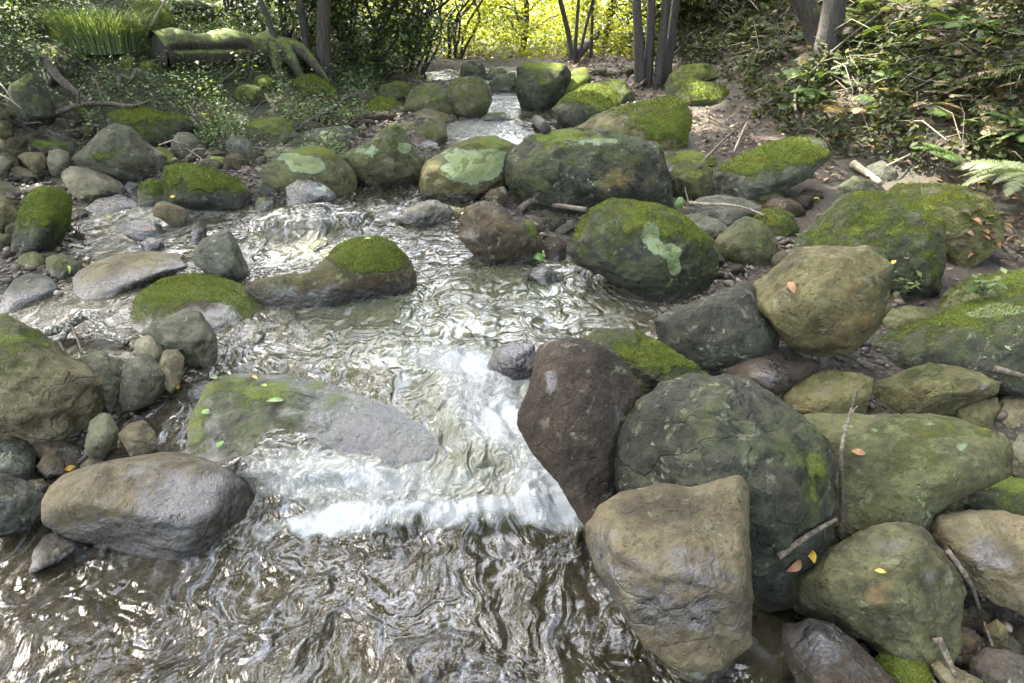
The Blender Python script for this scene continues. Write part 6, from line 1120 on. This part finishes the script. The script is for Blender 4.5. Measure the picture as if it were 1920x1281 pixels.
# ------------------------------------------------------------------ single leaves and bubbles
def leafmesh(L, W, fold, mat, v=.5):
    V = []; F = []; n = 7
    for i in range(n + 1):
        t = i / n; w = W * math.sin(math.pi * t) ** .75 * (1.1 - .35 * t) * .5 + .0005; z = fold * L * (4 * t * (1 - t)) * .5; V += [(-w, L * (t - .5), z + fold * w), (0, L * (t - .5), z), (w, L * (t - .5), z + fold * w)]
    for i in range(n):
        for j in (0, 1): a = 3 * i + j; F.append((a, a + 1, a + 4, a + 3))
    return make_mesh("leaf", V, F, [mat], attrs={"v": [v] * len(V)})
M_YEL = plain("yellow_leaf", (.55, .36, .03), .4, .2, (.45, .22, .02)); M_GRN = plain("fresh_green_leaf", (.13, .26, .04), .35, .25, (.09, .2, .05)); M_BRN = plain("brown_leaf", (.22, .10, .035), .6, .1); M_PGR = plain("pale_green_leaf", (.15, .24, .07), .4, .2); M_LIME = plain("lime_leaf", (.33, .42, .04), .4, .3)
def single(px, py, L, W, rot, mat, lab, water=False, fold=.12, tilt=0.):
    P = whit(px, py) + Vector((0, 0, .01)) if water else hit(px, py)[0] + Vector((0, 0, .004)); N = Vector((0, 0, 1)) if water else hit(px, py)[1].lerp(Vector((0, 0, 1)), .4).normalized()
    o = link("fallen_leaf", leafmesh(L, W, fold, mat), None, P + N * .004); o.rotation_mode = 'QUATERNION'; o.rotation_quaternion = N.to_track_quat('Z', 'Y') @ Vector((0, 0, 1)).rotation_difference(Vector((0, math.sin(tilt), math.cos(tilt)))) @ Matrix.Rotation(R(rot), 4, 'Z').to_quaternion(); return tag(o, lab, "leaf")
single(421, 677, .045, .026, 100, M_YEL, "yellow leaf floating beside the dark pitted stone")
single(478, 711, .042, .014, 80, M_YEL, "slim orange yellow leaf on the back of the ledge boulder")
single(496, 726, .026, .018, 60, M_LIME, "small lime green leaf on the ledge boulder")
single(516, 755, .065, .028, 75, M_PGR, "long pale green leaf lying across the ledge boulder")
single(387, 776, .042, .028, 100, M_PGR, "round pale green leaf at the left of the ledge boulder")
single(414, 836, .034, .026, 10, M_GRN, "dark green leaf caught in the sheet of water")
single(402, 712, .05, .02, 150, M_PGR, "narrow green leaf on the upper left rim of the ledge")
single(134, 882, .045, .022, 70, M_YEL, "curled orange leaf on the end of the oval boulder", fold=.4)
single(332, 727, .03, .016, 80, M_YEL, "yellow leaf by the trickle under the tan block")
single(1516, 1046, .05, .028, 150, M_YEL, "yellow and red leaf stuck behind the mottled boulder", fold=.3, tilt=.7)
single(1486, 1062, .05, .025, 120, M_BRN, "curled brown leaf beside the yellow and red one", fold=.4)
single(1485, 543, .075, .028, 60, M_BRN, "dark crumpled leaf on the face of the perched boulder", fold=.3)
single(1674, 494, .04, .02, 150, M_YEL, "small yellow leaf on the right edge of the perched boulder")
single(1609, 852, .04, .025, 100, M_BRN, "small brown leaf on the huge olive boulder")
single(690, 450, .035, .02, 90, M_LIME, "pale leaf on top of the whale shaped boulder")
single(1008, 488, .075, .05, 70, M_GRN, "bright green leaf standing beside the dark wedge", fold=.5, tilt=.5); single(1022, 484, .06, .035, 120, M_LIME, "lime green leaf overlapping the bright green one", fold=.4, tilt=.3)
single(1530, 379, .06, .03, 70, M_LIME, "curled yellow green leaf by the dull brown cobbles", fold=.5)
single(1850, 1188, .03, .02, 30, M_LIME, "tiny yellow leaf between the lower right cobbles")
single(128, 508, .06, .018, 140, M_LIME, "folded yellow leaf on the left tip of the tan slab", fold=.4)
single(276, 432, .05, .018, 90, M_BRN, "rusty leaf stuck on the flat wet rock in the riffle")
single(205, 412, .045, .025, 90, M_LIME, "olive leaf lying in the glittering shallows", True)
single(325, 371, .04, .02, 100, M_YEL, "pale yellow leaf beside the little mossy dome")
single(1650, 1075, .025, .012, 120, M_YEL, "tiny straw coloured leaf on the mottled boulder's crest")
single(1820, 355, .09, .04, 80, M_LITTER, "large dead leaf at the back of the yellow moss boulder"); single(1840, 345, .08, .03, 110, M_YEL, "dry yellow leaf under the pale arching fern")
single(1625, 580, .05, .03, 70, M_YEL, "yellow leaf in the gap beside the perched boulder") if False else None
for k in range(26):   # litter by the right edge
    px, py = random.uniform(1800, 1915), random.uniform(400, 500); P, N = hit(px, py); o = link("fallen_leaf", leafmesh(random.uniform(.05, .09), random.uniform(.025, .04), random.uniform(.2, .6), random.choice([M_BRN, M_LITTER, M_LITTER]), random.random()), None, P + Vector((0, 0, .008)))
    o.rotation_euler = (random.uniform(-.4, .4), random.uniform(-.4, .4), random.uniform(0, 6.3)); tag(o, "curled brown dead leaf in the drift beside the yellow moss boulder", "leaf", "dead leaves beside the yellow moss boulder")
# pale rounded leaf by the pale stick
Pg, Ng = hit(1272, 388); d, F = ico(4); V = d * np.array([.035, .018, .05]) * (1 + .1 * fbm(d * 2, 2))[:, None]; tag(link("seed_pod", make_mesh("seed_pod", V, F, [M_PGR]), None, Pg + Vector((0, -.03, .02))), "pale green rounded pod at the end of the pale bare stick", "pod")
mbub = NT("water_bubble"); fr_ = mbub.n.new("ShaderNodeFresnel"); fr_.inputs[0].default_value = 1.5; gl_ = mbub.n.new("ShaderNodeBsdfGlossy"); gl_.inputs['Roughness'].default_value = .04; mbub._in(mbub.out.inputs[0], mbub.mixsh(mbub.math('ADD', fr_.outputs[0], .12), mbub.sh("ShaderNodeBsdfTransparent", Color=(.95, .95, .95)), gl_.outputs[0]))
d, F = ico(3); bub = make_mesh("bubble", d, F, [mbub.m]); bring = make_mesh("bubble", d * (1, 1, .6), F, [mbub.m])
for k, (px, py, r) in enumerate([(35, 1103, .013), (67, 1088, .009), (48, 1086, .007), (137, 1115, .011), (85, 1158, .014), (65, 1153, .007), (126, 1160, .008), (110, 1152, .008), (122, 1215, .012), (30, 1160, .008), (1178, 1241, .011), (1203, 1238, .006), (1237, 1253, .009), (1231, 1272, .011), (1120, 1262, .007), (1142, 1275, .009), (105, 1190, .006)]):
    P = whit(px, py); o = link("water_bubble", bub, None, P + Vector((0, 0, .0))); o.scale = (r, r, r * .6)
    tag(o, "clear bubble floating on the calm brown water " + ("in the lower left corner" if px < 500 else "below the square cut boulder"), "bubble", "bubbles in the lower left corner" if px < 500 else "bubbles below the square cut boulder")
print("tris", sum(len(o.data.loop_triangles) or sum(len(p.vertices) - 2 for p in []) for o in []), "objects", len(bpy.data.objects))
